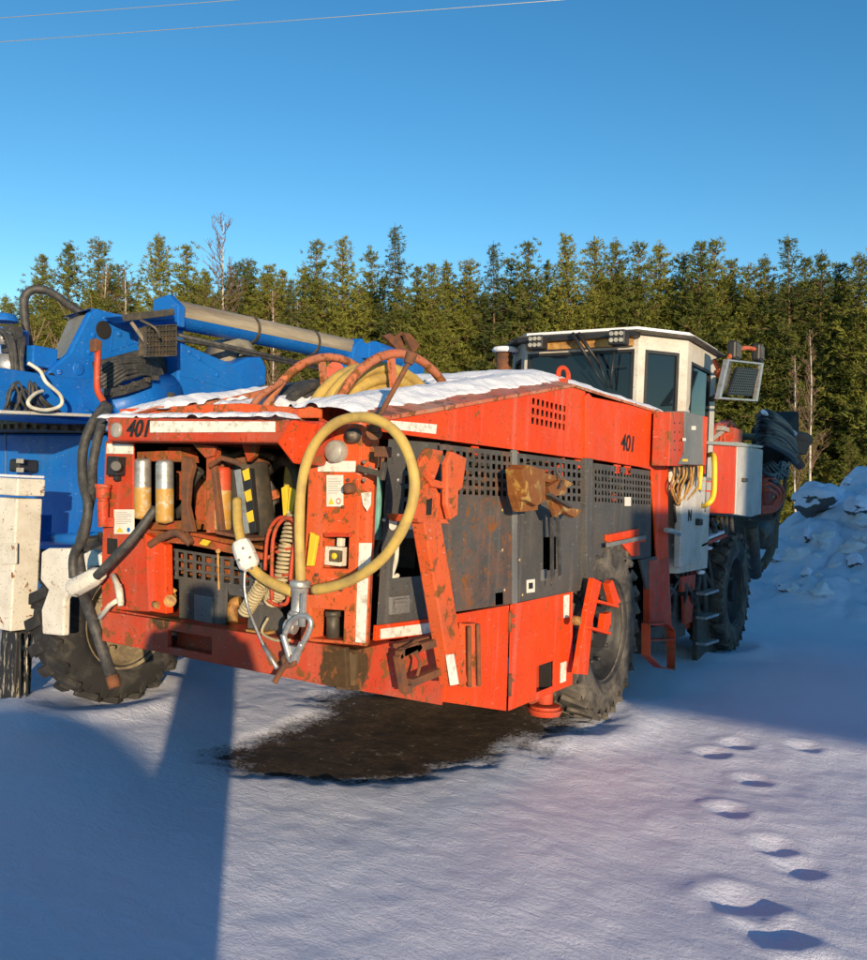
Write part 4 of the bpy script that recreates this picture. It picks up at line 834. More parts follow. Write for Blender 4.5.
# ================================================================ BLUE MACHINE
bl = empty('blue_boom_machine', (-6.2, 5.4, 0), 'blue boom machine with a slewing tower and long boom, parked left of the red rig', 'construction machine')
def B(fn, name, mat, bevel=.006, parent=bl): return P(fn, name, mat, bevel, parent)
XB = -5.3
body = B(lambda m: m.slab([V((-9.2, 4.55, .95)), V((-5.62, 4.55, .95)), V((-5.62, 4.55, 1.93)), V((-9.2, 4.55, 1.93))], (0, 2.6, 0)), 'body', 'blue', .02)
B(lambda m: (m.cyl((-9, 4.9, .75), (-5.8, 4.9, .75), .1), m.box((-7.2, 6.0, .8), (2.4, 2.6, .3))), 'axle', 'interior', 0)
def f(m):
    c = V((-6.75, 5.55, 0)); m.cyl(c+ZI*1.935, c+ZI*2.03, 1.34, 1.34, 72)
    for i in range(90):
        a = 2*math.pi*i/90; m.cyl(c+V((math.cos(a)*1.31, math.sin(a)*1.31, 2.03)), c+V((math.cos(a)*1.31, math.sin(a)*1.31, 2.055)), .018, .018, 6); m.box(c+V((math.cos(a)*1.35, math.sin(a)*1.35, 1.96)), (.05, .03, .04), M.Rotation(a, 3, 'Z'))
B(f, 'slew_ring', 'gold', 0)
B(lambda m: (m.cyl((-6.75, 5.55, 2.06), (-6.75, 5.55, 2.10), 1.24, 1.24, 72), m.cyl((-6.75, 5.55, 2.10), (-6.75, 5.55, 2.14), 1.32, 1.32, 72)), 'turntable', 'blue', .006)
def f(m):
    x = -5.75
    m.slab(SS([(45, 409), (40, 398), (46, 375), (55, 366), (70, 353), (90, 313), (98, 309), (113, 313), (140, 318), (182, 323), (186, 346), (205, 353), (228, 363), (206, 390), (150, 405), (115, 410)], x), (-.06, 0, 0))
tw = B(f, 'tower', 'blue', .012)
B(lambda m: m.slab(SS([(45, 409), (40, 398), (46, 375), (55, 366), (70, 353), (90, 313), (98, 309), (113, 313), (140, 318), (182, 323), (150, 405)], -6.55), (-.05, 0, 0)), 'tower_plate', 'blue', .01, tw)
def f(m): a = [S(69, 318, -6.5), S(88, 314, -5.82), S(70, 354, -5.82), S(50, 362, -6.5)]; m.slab(a, (0, .04, 0))
B(f, 'tower_face', 'bluedirt', .004, tw)
B(lambda m: m.slab([S(69, 318, -6.55), S(64, 316, -6.4), S(90, 309, -5.80), S(92, 313, -5.75), S(95, 309, -6.5)], (0, .04, .01)), 'tower_cap', 'blue', .004, tw)
B(lambda m: (m.slab(SS([(42, 378), (98, 378), (110, 408), (38, 408)], -5.65), (-1.1, 0, 0)),), 'tower_base', 'blue', .015, tw)
disc('pin_hole', S(104, 330, -5.742), .07, (1, 0, 0), 'interior', tw, .003)  # black disc paints the dark inside the hole
disc('small_pin', S(79, 369, -5.742), .05, (1, 0, 0), 'blue', tw, .012); disc('small_pin', S(52, 377, -5.64), .03, (1, 0, 0), 'black', tw, .004)
B(lambda m: m.holes(SS([(110, 352), (136, 343), (133, 330), (113, 328)], -5.745), [(.04, .04, .96, .96)], (-.01, 0, 0)), 'weld_frame', 'blue', .004, tw)
# lower arm with lug
def f(m):
    x = -5.55
    m.slab(SS([(180, 342), (233, 364), (250, 357), (262, 357), (267, 368), (266, 385), (240, 395), (176, 408)], x), (-.5, 0, 0))
arm = B(f, 'lower_arm', 'blue', .02)
B(lambda m: m.lathe([(-.3, .07), (-.3, .17), (.0, .17), (.0, .07), (-.3, .07)], S(243, 357, -5.7), XI, 32), 'arm_lug', 'bluedirt', 0, arm)
# telescopic boom (rounded section, dirty pale upper flank, blue lower flank)
A0, A1 = S(171, 314, -5.75), S(359, 353, -5.75)
d = (A1-A0).normalized(); up = XI.cross(d).normalized(); up = up if up.z > 0 else -up
def sect(prof, a, b_):
    m = MB(); k = len(prof); vs = [p+XI*x+up*z for p in (a, b_) for x, z in prof]
    m.add(vs, [(i, (i+1) % k, k+(i+1) % k, k+i) for i in range(k)]+[tuple(range(k)), tuple(range(2*k-1, k-1, -1))]); return m
arc = lambda r, a0, a1, n_: [(math.cos(math.radians(a0+(a1-a0)*i/n_))*r, math.sin(math.radians(a0+(a1-a0)*i/n_))*r) for i in range(n_+1)]
boom = sect(arc(.118, 175, 353, 14), A0, A1).build('boom', 'blue', bl)
sect(arc(.122, -14, 194, 16), A0-d*.03, A1).build('boom_sleeve', 'boomdirt', boom)
sect([(.15, -.12), (.15, .05), (.02, .15), (-.15, .12), (-.15, -.12)], A0-d*.06, A0+d*.02).build('boom_collar', 'blue', boom, .01)
for q_ in (.35, .68): sect(arc(.132, 0, 350, 24), A0.lerp(A1, q_), A0.lerp(A1, q_)+d*.03).build('boom_band', 'darksteel', boom)
B(lambda m: (m.cyl(S(178, 335, -5.6), S(340, 372, -5.6), .018, .018, 8), m.tube([S(175, 340, -5.6), S(210, 345, -5.58), S(250, 355, -5.6), S(330, 371, -5.6)], .014, 8, smoothing=5)), 'boom_pipe', 'rubber', 0)
def f(m):
    m.slab(SS([(355, 346), (362, 338), (370, 350), (385, 354), (385, 372), (350, 372)], -5.6), (-.3, 0, 0)); m.cyl(S(372, 352, -5.5), S(395, 360, -5.5), .12, .12, 12); m.box(S(366, 352, -5.6), (.2, .15, .16)); m.box(S(398, 366, -5.7), (.2, .8, .16))
B(f, 'boom_head', 'blue', .01)
B(lambda m: (m.slab(SS([(384, 336), (391, 333), (409, 350), (400, 352)], -5.5), (-.04, 0, 0)), m.slab(SS([(404, 333), (410, 333), (420, 345), (414, 354)], -5.5), (-.04, 0, 0)), m.slab(SS([(392, 340), (402, 332), (405, 345), (399, 350)], -5.6), (-.04, 0, 0))), 'clamp_blade', 'rust', .004)
B(lambda m: (m.cyl(S(335, 371, -5.4), S(335, 371, -5.5), .09, .09, 16),), 'red_cap', 'redold', 0)
# cylinders
def f(m):
    m.cyl(S(100, 385, -5.55), S(148, 368, -5.55), .075, .075, 20); m.cyl(S(104, 412, -5.5), S(170, 392, -5.5), .15, .15, 24); m.cyl(S(92, 400, -5.5), S(110, 396, -5.5), .09, .09, 16)
B(f, 'lift_cylinder', 'blue', 0)
def f(m):
    random.seed(4)
    for k in range(7):
        o = k*2.3; m.tube([S(97+k, 372+o*1.5, -5.45), S(112+k*2, 362+o*1.2, -5.4), S(128, 362+o+random.uniform(-3, 3), -5.4), S(145, 360+o, -5.42), S(158, 366+o, -5.5), (S(164, 380+o*.4, -5.5))], .017, 7, smoothing=5)
    for k in range(4): m.tube([S(103, 392+k*2, -5.36), S(125, 387+k*2, -5.33), S(150, 378+k*2.4, -5.36)], .014, 7, smoothing=4)
    m.slab(SS([(95, 362), (140, 350), (165, 357), (170, 385), (104, 404)], -5.68), (-.04, 0, 0))
B(f, 'hydraulic_hose', 'rubber', 0)
B(lambda m: ([m.box(S(a, b_, -5.33), (.04, .04, .035)) for a, b_ in ((108, 393), (122, 388), (135, 384), (147, 380), (155, 378), (171, 395), (173, 403))], m.cyl(S(106, 393, -5.36), S(150, 379, -5.36), .016, .016, 8)), 'hose_clamp', 'darksteel', .003)
for a_, b_ in ((94, 335), (90, 352), (120, 334), (150, 325), (165, 330), (60, 372), (84, 385), (66, 395), (96, 398), (200, 358), (218, 375), (190, 352)): disc('bolt_head', S(a_, b_, -5.742 if a_ > 110 and a_ < 185 or a_ < 100 and b_ < 375 else -5.64 if a_ < 110 else -5.542), .022, (1, 0, 0), 'blue', bl, .012)
B(lambda m: (m.slab(SS([(184, 350), (188, 352), (222, 371), (222, 374)], -5.545), (-.01, 0, 0)), m.slab(SS([(180, 374), (240, 390), (240, 391.5), (180, 376)], -5.545), (-.01, 0, 0))), 'weld_seam', 'blue', 0, arm)
for i in range(7): B(lambda m: m.tube([S(4+i*5, 412, -5.55), S(6+i*5+random.uniform(-4, 4), 398+random.uniform(-5, 4), -5.5), S(14+i*4, 388+random.uniform(-8, 8), -5.5), S(22+i*4, 402+random.uniform(-5, 5), -5.5), S(30+i*5, 412, -5.55)], .010, 6, smoothing=4), 'control_hose', 'rubber', 0)
B(lambda m: m.slab(SS([(0, 410), (92, 414), (92, 417), (0, 413.5)], -5.45), (-.5, 0, 0)), 'deck_plate', 'doorgrey', .004)
# grille lamp box
def f(m): m.holes(SS([(146, 357), (177, 356), (177, 324), (146, 326)], -5.25), grid(9, 6, .02, .02, .98, .98, .86, .84), (-.03, 0, 0))
lb = B(f, 'lamp_guard', 'darksteel', 0)
B(lambda m: m.slab(SS([(147, 356), (176, 355), (176, 325), (147, 327)], -5.29), (-.10, 0, 0)), 'lamp_body', 'brown', .01, lb)
B(lambda m: (m.bar(S(125, 318, -5.4), S(172, 312, -5.4), .06, .05), m.bar(S(131, 322, -5.35), S(147, 345, -5.28), .03, .03), m.tube([S(140, 320, -5.3), S(155, 328, -5.2), S(160, 338, -5.2)], .012, 7, smoothing=4)), 'lamp_arm', 'darksteel', .004)
B(lambda m: m.slab(SS([(120, 316), (172, 309), (176, 320), (130, 322)], -5.5), (-.2, 0, 0)), 'lamp_shelf', 'blue', .01)
# red lever
lv = B(lambda m: (m.tube([S(98, 350, -5.0), S(97, 378, -5.0), S(98, 392, -5.0), S(104, 402, -5.0)], .022, 8, smoothing=3),), 'lever', 'redold', 0)
B(lambda m: (m.slab(SS([(94.5, 340), (97, 338), (103, 341), (102, 351), (95, 352)], -4.98), (-.06, 0, 0)),), 'lever_grip', 'rust', .01, lv)
B(lambda m: m.tube([S(90, 318, -6.1), S(72, 307, -6.15), S(52, 293, -6.2), S(36, 289, -6.25), S(25, 297, -6.3), S(25, 320, -6.3), S(29, 345, -6.3), S(33, 372, -6.3)], .032, 10, smoothing=6), 'arched_hose', 'rubber', 0)
B(lambda m: (m.tube([S(20, 352, -6.4), S(30, 362, -6.3), S(44, 383, -6.0)], .014, 8, smoothing=4), m.tube([S(28, 363, -5.5), S(40, 371, -5.45), S(46, 382, -5.4), S(60, 395, -5.4), (S(61, 405, -5.4)), S(48, 410, -5.4), S(33, 408, -5.4), S(28, 402, -5.4), S(35, 394, -5.45), S(43, 391, -5.5)], .013, 10, smoothing=6)), 'white_hose', 'cableblue', 0)
def f(m):
    random.seed(8)
    for k in range(9): m.tube([S(0+k*2, 330+k*4, -6.0), S(8+k*2, 345+random.uniform(-8, 8), -5.9), S(14+k, 370+random.uniform(-6, 10), -5.8), S(5+k*4, 395, -5.8), S(15+k*4, 408, -5.7)], .016, 7, smoothing=5)
    m.tube([S(8, 395, -5.6), S(14, 388, -5.6), S(22, 394, -5.6), S(20, 404, -5.6), S(10, 404, -5.6)], .016, 7, closed=True, smoothing=4)
    m.box(S(12, 340, -6.1), (.1, .1, .2)); m.box(S(25, 366, -6.3), (.1, .15, .1))
B(f, 'valve_hose', 'rubber', 0)
B(lambda m: (m.cyl(S(5, 330, -6.3), S(3, 395, -6.3), .17, .17, 16), m.box(S(22, 398, -6.0), (.8, 1.0, .3)), m.cyl(S(2, 322, -6.2), S(2, 314, -6.2), .12, .09, 14), m.box(S(37, 358, -5.9), (.2, .2, .15))), 'slew_motor', 'blue', .01)
B(lambda m: (m.cyl(S(9, 378, -6.0), S(9, 355, -6.0), .10, .10, 18), m.cyl(S(4, 332, -6.05), S(4, 345, -6.05), .05, .05, 12)), 'motor_housing', 'steel', 0)
# head lamp on body
hl = B(lambda m: m.box(R(24, 466, 4.45), (.13, .2, .11)), 'head_lamp', 'black', .02)
B(lambda m: (m.box(R(20, 461, 4.33), (.085, .02, .04)), m.box(R(20, 470, 4.33), (.085, .02, .04))), 'lamp_lens', 'lamp', .006, hl)
# body seams
B(lambda m: (m.slab([R(5, 433, 4.545), R(5.8, 433, 4.545), R(5.8, 560, 4.545), R(5, 560, 4.545)], (0, .003, 0)),), 'body_seam', 'midgrey', 0, body)
# white stabiliser leg
Y1 = 3.62
def postbox(name, mat, px0, px1, px2, py0, py1, y, parent, bev=.01):
    a, b_ = R(px0, py0, y), R(px1, py0, y); c = R(px1, py1, y); y2 = S(px2, (py0+py1)/2, b_.x).y
    return B(lambda m: m.box(((a.x+b_.x)/2, (y+y2)/2, (a.z+c.z)/2), (b_.x-a.x, y2-y, a.z-c.z)), name, mat, bev, parent)
st = postbox('stabiliser_leg', 'white', -4, 17, 39.5, 497, 633, Y1, bl)
postbox('leg_cap', 'white', -9, 18, 45.5, 477, 496, Y1-.03, st)
postbox('cap_snow', 'snow', -9, 17.5, 45, 473.5, 477.5, Y1-.02, st, .008)
B(lambda m: (m.slab(RS([(1, 543), (16, 543), (15.5, 564), (1, 565)], Y1-.012), (0, .015, 0)),), 'leg_hatch', 'white', .004, st)
pc = postbox('leg_piston', 'piston', 1, 17, 32, 630, 705, Y1+.03, st, .006)
B(lambda m: [m.cyl(S(q, 634, R(17, 640, Y1).x+.004), S(q, 704, R(17, 640, Y1).x+.004), .008, .008, 8) for q in (20, 27)], 'piston_rib', 'piston', 0, pc)
def f(m): m.slab(RS([(41, 552), (48, 548), (68, 548), (71, 560), (70, 590), (64, 600), (63, 636), (42, 634), (41, 610), (48, 590), (40, 580)], 3.46), (0, .05, 0))
B(f, 'leg_link', 'white', .012)
B(lambda m: m.slab(RS([(70, 560), (92, 549), (101, 556), (101, 566), (90, 566), (75, 585)], 3.42), (0, .05, 0)), 'leg_arm', 'white', .012)
B(lambda m: (m.cyl(R(40, 539, 4.2), R(98, 539, 4.2), .045, .045, 18), m.cyl(R(94, 548, 4.15), R(102, 548, 4.15), .12, .12, 20), m.box(R(43, 528, 4.1), (.06, .1, .2))), 'outrigger_tube', 'blue', 0)
wheel((-5.29, 4.18, .59), .60, .34, 'rimpale', bl, 'tyredark', 20)
wheel((-8.6, 4.72, .62), .65, .46, 'rimpale', bl, 'tyredark', 20)
B(lambda m: (m.slab(RS([(75, 590), (105, 590), (105, 655), (80, 650)], 4.3), (0, .1, 0)),), 'suspension', 'interior', 0)
def split(names):
    for o in [q for q in D.objects if q.type == 'MESH' and q.name.split('.')[0] in names]:
        me = o.data; n_ = len(me.vertices); par = list(range(n_))
        def fd(a):
            while par[a] != a: par[a] = par[par[a]]; a = par[a]
            return a
        for e in me.edges: par[fd(e.vertices[0])] = fd(e.vertices[1])
        isl = {}
        for i in range(n_): isl.setdefault(fd(i), []).append(i)
        if len(isl) < 2: continue
        L = []
        for vs in isl.values():
            cs = [me.vertices[i].co for i in vs]; L.append([vs, [min(c[k] for c in cs)-.012 for k in range(3)], [max(c[k] for c in cs)+.012 for k in range(3)]])
        ch = True
        while ch:
            ch = False
            for i in range(len(L)):
                for j in range(i+1, len(L)):
                    a, b_ = L[i], L[j]
                    if all(a[1][k] <= b_[2][k] and b_[1][k] <= a[2][k] for k in range(3)):
                        L[i] = [a[0]+b_[0], [min(a[1][k], b_[1][k]) for k in range(3)], [max(a[2][k], b_[2][k]) for k in range(3)]]; del L[j]; ch = True; break
                if ch: break
        if len(L) < 2: continue
        polys = [(tuple(p.vertices), p.use_smooth) for p in me.polygons]
        for gi, (vs, _, _) in enumerate(L):
            st_ = set(vs); mp = {v: i for i, v in enumerate(vs)}; nm = D.meshes.new(o.name.split('.')[0])
            pl = [(tuple(mp[v] for v in p), sm) for p, sm in polys if p[0] in st_]
            nm.from_pydata([me.vertices[i].co.copy() for i in vs], [], [p for p, _ in pl]); nm.polygons.foreach_set('use_smooth', [q for _, q in pl]); nm.materials.append(me.materials[0])
            if gi == 0: first = nm
            else: c = o.copy(); c.data = nm; C.objects.link(c)
        o.data = first
split({'front_jack', 'yellow_chock', 'rear_fitting', 'hinge', 'white_hose', 'reflector_strip', 'edge_reflector', 'yellow_tag', 'yellow_stripe', 'step', 'hood_latch', 'inner_frame', 'clamp_blade', 'rubber_strap', 'wiper', 'hose_clamp', 'panel_skirt', 'step_frame', 'front_fender', 'hood_wall', 'hood_bulkhead', 'outrigger_cable', 'hanging_hose', 'valve_lever', 'roof_lamp', 'coupling_screw', 'box_lock', 'stop_edge', 'pipe', 'chassis', 'outrigger_tube', 'slew_motor', 'motor_housing', 'wiring_hose', 'latch_pin', 'lamp_lens', 'finger', 'coiled_cable', 'engine_pipe', 'engine', 'bay_dark_sheet', 'post_backing', 'black_hose', 'hose_tail', 'axle', 'lift_cylinder', 'grille_skirt', 'extinguisher_rack', 'door_latch', 'boom_base', 'inner_rib', 'drain_valve'})
#PART2
# ================================================================ GROUND
def sstep(a, b, x):
    t = max(0., min(1., (x-a)/(b-a))); return t*t*(3-2*t)
FOOT = [(738, 741), (712, 748), (752, 772), (728, 800), (775, 832), (742, 880), (775, 908), (800, 850), (826, 950), (805, 745)]
FP = []
for i, (a, b_) in enumerate(FOOT):
    g = G(a, b_); FP.append((g.x, g.y, .115 if b_ > 860 else .085, .036 if b_ > 860 else .019))
DIRT = [G(*p) for p in ((203, 752), (232, 738), (262, 731), (300, 718), (350, 704), (440, 706), (520, 712), (548, 720), (556, 728), (530, 741), (490, 755), (440, 770), (375, 777), (300, 775), (245, 770))]
DIRT = [(p.x, p.y) for p in DIRT]
def sdist(x, y, poly):
    d = 1e9; ins = False; n_ = len(poly)
    for i in range(n_):
        x1, y1 = poly[i]; x2, y2 = poly[(i+1) % n_]; dx, dy = x2-x1, y2-y1
        t = max(0, min(1, ((x-x1)*dx+(y-y1)*dy)/(dx*dx+dy*dy+1e-12))); d = min(d, math.hypot(x-x1-t*dx, y-y1-t*dy))
        if (y1 > y) != (y2 > y) and x < (x2-x1)*(y-y1)/(y2-y1)+x1: ins = not ins
    return -d if ins else d
def N3(x, y, s, seed=0): return noise.noise(V((x*s, y*s, seed)))
def bank(x, y):
    b = 2.45*sstep(-5.0, -.7, x+.12*(19-y))*sstep(11.8, 18.2, y)*(1-sstep(27, 36, y))
    if b > .01: b += sstep(.0, .5, b)*(.42*N3(x, y, .6, 4)+.30*abs(N3(x, y, 1.2, 9))+.20*abs(N3(x, y, 2.6, 2))+.07*N3(x, y, 6, 3))
    return b
def hgt(x, y):
    near = 1/(1+(max(0, y-12)/10)**2)
    z = .030*N3(x, y, .45, 1)*1.2+.018*N3(x, y, 1.3, 2)+.008*N3(x, y, 3.3, 3)*near
    if y < 12 and -8 < x < 4: z += .0045*N3(x*1.0, y*1.3, 8, 5)+.0025*N3(x, y, 19, 6)
    z += bank(x, y)
    if -200 < x < 200: z -= .028*min(6., max(0., ((x+2.2)-(y-6.8))*.7))*(1 if y > 0 else max(0., 1+y/8))  # yard tilted towards the sun so its snow catches more light
    if y < 0: z += (1.36+.12*N3(x, y, .8, 8))*math.exp(-((y+3.6)/.55)**2)*(1-sstep(3.25, 3.6, x))*sstep(-14, -10, x)  # unseen snow ridge added behind the camera to shade the lower left
    # soft crest in front of the shaded ground on the right, drop-off to the lower left
    z += .05*math.exp(-((y-6.75)/.35)**2)*sstep(-2.5, -1.9, x)
    for fx, fy, r, dp in FP:
        d2 = ((x-fx)**2+(y-fy)**2)/(r*r)
        if d2 < 9: z += -dp*math.exp(-d2*1.1)*(1+.35*N3(x, y, 14, 7))+.008*math.exp(-(math.sqrt(d2)-1.6)**2*5)
    for wx, wy in ((-2.47, 6.0), (-3.85, 6.0), (-2.47, 9.92), (-5.29, 4.18)):
        d2 = ((x-wx)/.30)**2+((y-wy)/.45)**2
        if d2 < 16: z += .045*math.exp(-(math.sqrt(d2)-1.4)**2*4)
    return z
def lines(lo, hi, a, b_, fine, grow):
    L = [a];
    while L[-1] < b_: L.append(L[-1]+fine)
    s_ = fine
    while L[-1] < hi: s_ = min(s_*grow, 60); L.append(L[-1]+s_)
    s_ = fine; K = []
    c = a
    while c > lo: s_ = min(s_*grow, 60); c -= s_; K.append(c)
    return K[::-1]+L
gx = lines(-900, 900, -6.2, 1.0, .034, 1.07); gy = [v_ for v_ in lines(-300, 1200, 1.2, 8.2, .034, 1.035) if v_ < 10.5]; gy += [gy[-1]+.10*i for i in range(1, 200)]; st_ = .12
while gy[-1] < 1200: st_ = min(60, st_*1.12); gy.append(gy[-1]+st_)
nx, ny = len(gx), len(gy); vs = []; bare = []
for x in gx:
    for y in gy:
        z = hgt(x, y); w = 0.
        if -7 < x < 0 and 2 < y < 9:
            w = -sdist(x, y, DIRT)
            w = max(w, .55-math.hypot((x+3.3)*.55, (y-5.6)*.5)) if y > 4.6 else w
            w += .12*N3(x, y, 3, 11)+.09*N3(x, y, 9, 12)+.04*N3(x, y, 22, 13)
            if abs(w) < .3: z -= .03*sstep(-.12, .12, w)
            elif w > 0: z -= .03
        elif y > 20: w = -1
        else: w = -1
        vs.append((x, y, z)); bare.append(w)
me = D.meshes.new('ground'); me.from_pydata(vs, [], [(i*ny+j, (i+1)*ny+j, (i+1)*ny+j+1, i*ny+j+1) for i in range(nx-1) for j in range(ny-1)])
me.polygons.foreach_set('use_smooth', [True]*len(me.polygons))
at = me.attributes.new('bare', 'FLOAT', 'POINT'); at.data.foreach_set('value', bare)
m, n, b = nodes('snowy_ground'); v = coords(n)
a = n.nodes.new('ShaderNodeAttribute'); a.attribute_name = 'bare'
f1 = noi(n, 9, 10, .75, v); f2 = noi(n, 45, 6, .7, v)
w = math_(n, 'ADD', a.outputs['Fac'], math_(n, 'MULTIPLY', math_(n, 'SUBTRACT', f1, .5), .34)); w = math_(n, 'ADD', w, math_(n, 'MULTIPLY', math_(n, 'SUBTRACT', f2, .5), .42))
msk = ramp(n, math_(n, 'ADD', w, .5), [(.46, 0.), (.66, 1.)])
soil = mix(n, ramp(n, noi(n, 5, 8, .7, v), [(.35, 0.), (.7, 1.)]), (.036, .021, .012), (.12, .072, .04))
soil = mix(n, ramp(n, noi(n, 26, 8, .8, v), [(.45, 0.), (.62, 1.)]), mix(n, .55, soil, (.012, .008, .006)), soil); soil = mix(n, ramp(n, noi(n, 16, 8, .75, v), [(.60, 0.), (.68, 1.)]), soil, (.30, .27, .24))
n.links.new(mix(n, msk, (.80, .83, .96), soil), b.inputs['Base Color'])
n.links.new(ramp(n, msk, [(0, .62), (1, .8)]), b.inputs['Roughness'])
vm = coords(n, (1., 1.9, 1.))
hh = math_(n, 'ADD', math_(n, 'ADD', math_(n, 'MULTIPLY', noi(n, 8, 8, .72, vm, .6), .8), math_(n, 'MULTIPLY', noi(n, 24, 7, .75, v), .42)), math_(n, 'MULTIPLY', noi(n, 80, 4, .65, v), .25))
bump(n, b, hh, .75, .035); T['ground'] = m
me.materials.append(m); g = D.objects.new('ground', me); C.objects.link(g); tag(g, 'snow covered yard with footprints and a bare patch of brown soil', None, kind='structure')
# ---- boulders in the bank
def snow_on(name, c, r, sq, seed, label, grp='snow capped boulders in the bank', sub=4):
    mb = MB(); mb.blob(c, r, sub, .35, seed, sq, 1.3); o = mb.build(name, 'rock'); tag(o, label, 'boulder', grp); return o
m, n, b = nodes('snowy_rock'); v = coords(n); ge = n.nodes.new('ShaderNodeNewGeometry'); sx = n.nodes.new('ShaderNodeSeparateXYZ'); n.links.new(ge.outputs['Normal'], sx.inputs[0])
k = math_(n, 'ADD', sx.outputs['Z'], math_(n, 'MULTIPLY', math_(n, 'SUBTRACT', noi(n, 3.5, 8, .7, v), .5), 1.6)); k = math_(n, 'ADD', k, .38)
n.links.new(mix(n, ramp(n, k, [(0., 0.), (.08, 1.)]), mix(n, noi(n, 6, 6, .7, v), (.05, .05, .055), (.17, .16, .15)), (.76, .80, .95)), b.inputs['Base Color'])
b.inputs['Roughness'].default_value = .8; bump(n, b, noi(n, 5, 10, .7, v), .6, .05); T['rock'] = m
def gp(px, py):   # point where the pixel's ray meets the snow surface (bank included)
    d = ray(px, py); d = d/d.y; y = 4.
    while y < 60:
        p = d*y+V((0, 0, H))
        if p.z <= hgt(p.x, p.y): return p
        y += .05
    return d*22+V((0, 0, H))
BL = [(819, 497, 22, (1.1, 1, .8), 'largest boulder, round and capped with snow, at the top of the bank', 1), (848, 482, 4.5, (.8, .8, 1.2), 'small pale upright stone standing on the crest of the snow bank', 5), (790, 585, 9, (1.3, .8, .6), 'low dark rock at the foot of the snow bank, nearest the machine', 2), (775, 556, 7, (1.5, .8, .35), 'flat snow covered rock low on the bank just beside the hanging hose', 3),
      (858, 505, 12, (1, 1, .9), 'snow capped rock at the right edge below the bank crest', 6), (806, 572, 5, (1, .8, 1), 'small dark rock poking out halfway along the bank foot', 7), (856, 560, 8, (1, .8, .9), 'dark rock at the right edge near the foot of the bank', 8), (770, 543, 5, (1.6, .8, .3), 'thin sliver of rock lying above the flat rock on the bank', 9), (808, 535, 8, (.5, 1.2, 1.2), 'steep dark rock edge in the middle of the bank', 10)]
for px, py, rp_, sq, lab_, sd in BL:
    p = gp(px, py+rp_*.6); snow_on('boulder', p+ZI*rr(p, rp_)*.55*sq[2], rr(p, rp_), sq, sd, lab_)
random.seed(77)
for i in range(20):
    px = random.uniform(772, 880); py = random.uniform(505, 606); 
    if py < 640-px*.12+ -10: py += 15
    p = gp(px, py); r_ = random.choice((.06, .09, .13, .16))
    mb = MB(); mb.blob(p+ZI*r_*.1, r_, 3, .8, i+40, (random.uniform(.8, 1.5), random.uniform(.8, 1.3), random.uniform(.5, .9)), 1.1); o = mb.build('snow_chunk', 'snow')
    tag(o, 'broken chunk of ploughed snow lying on the blue shaded snow bank', 'snow chunk', 'broken snow chunks on the bank')
# ================================================================ TREES
def needle_mat(name, c1, c2):
    m, n, b = nodes(name); oi = n.nodes.new('ShaderNodeObjectInfo'); v = coords(n)
    f = math_(n, 'ADD', math_(n, 'MULTIPLY', noi(n, .9, 3, .6, v), .7), math_(n, 'MULTIPLY', oi.outputs['Random'], .5))
    n.links.new(mix(n, ramp(n, f, [(.3, 0.), (.85, 1.)]), c1, c2), b.inputs['Base Color']); b.inputs['Roughness'].default_value = .75; b.inputs['Specular IOR Level'].default_value = .2
    b.inputs['Subsurface Weight'].default_value = 0; return m
T['pine'] = needle_mat('pine_needles', (.075, .092, .018), (.18, .18, .03))
T['spruce'] = needle_mat('spruce_needles', (.035, .050, .014), (.09, .105, .024))
T['bark'] = two('pine_bark', (.20, .105, .055), (.10, .07, .05), 3, .4, .7, .9, sc=(1, 1, .3))
T['birch'] = two('birch_bark', (.50, .46, .40), (.16, .13, .11), 4, .5, .62, .8)
T['twig'] = two('bare_twigs', (.17, .10, .06), (.26, .18, .12), 3, .4, .7, .9)
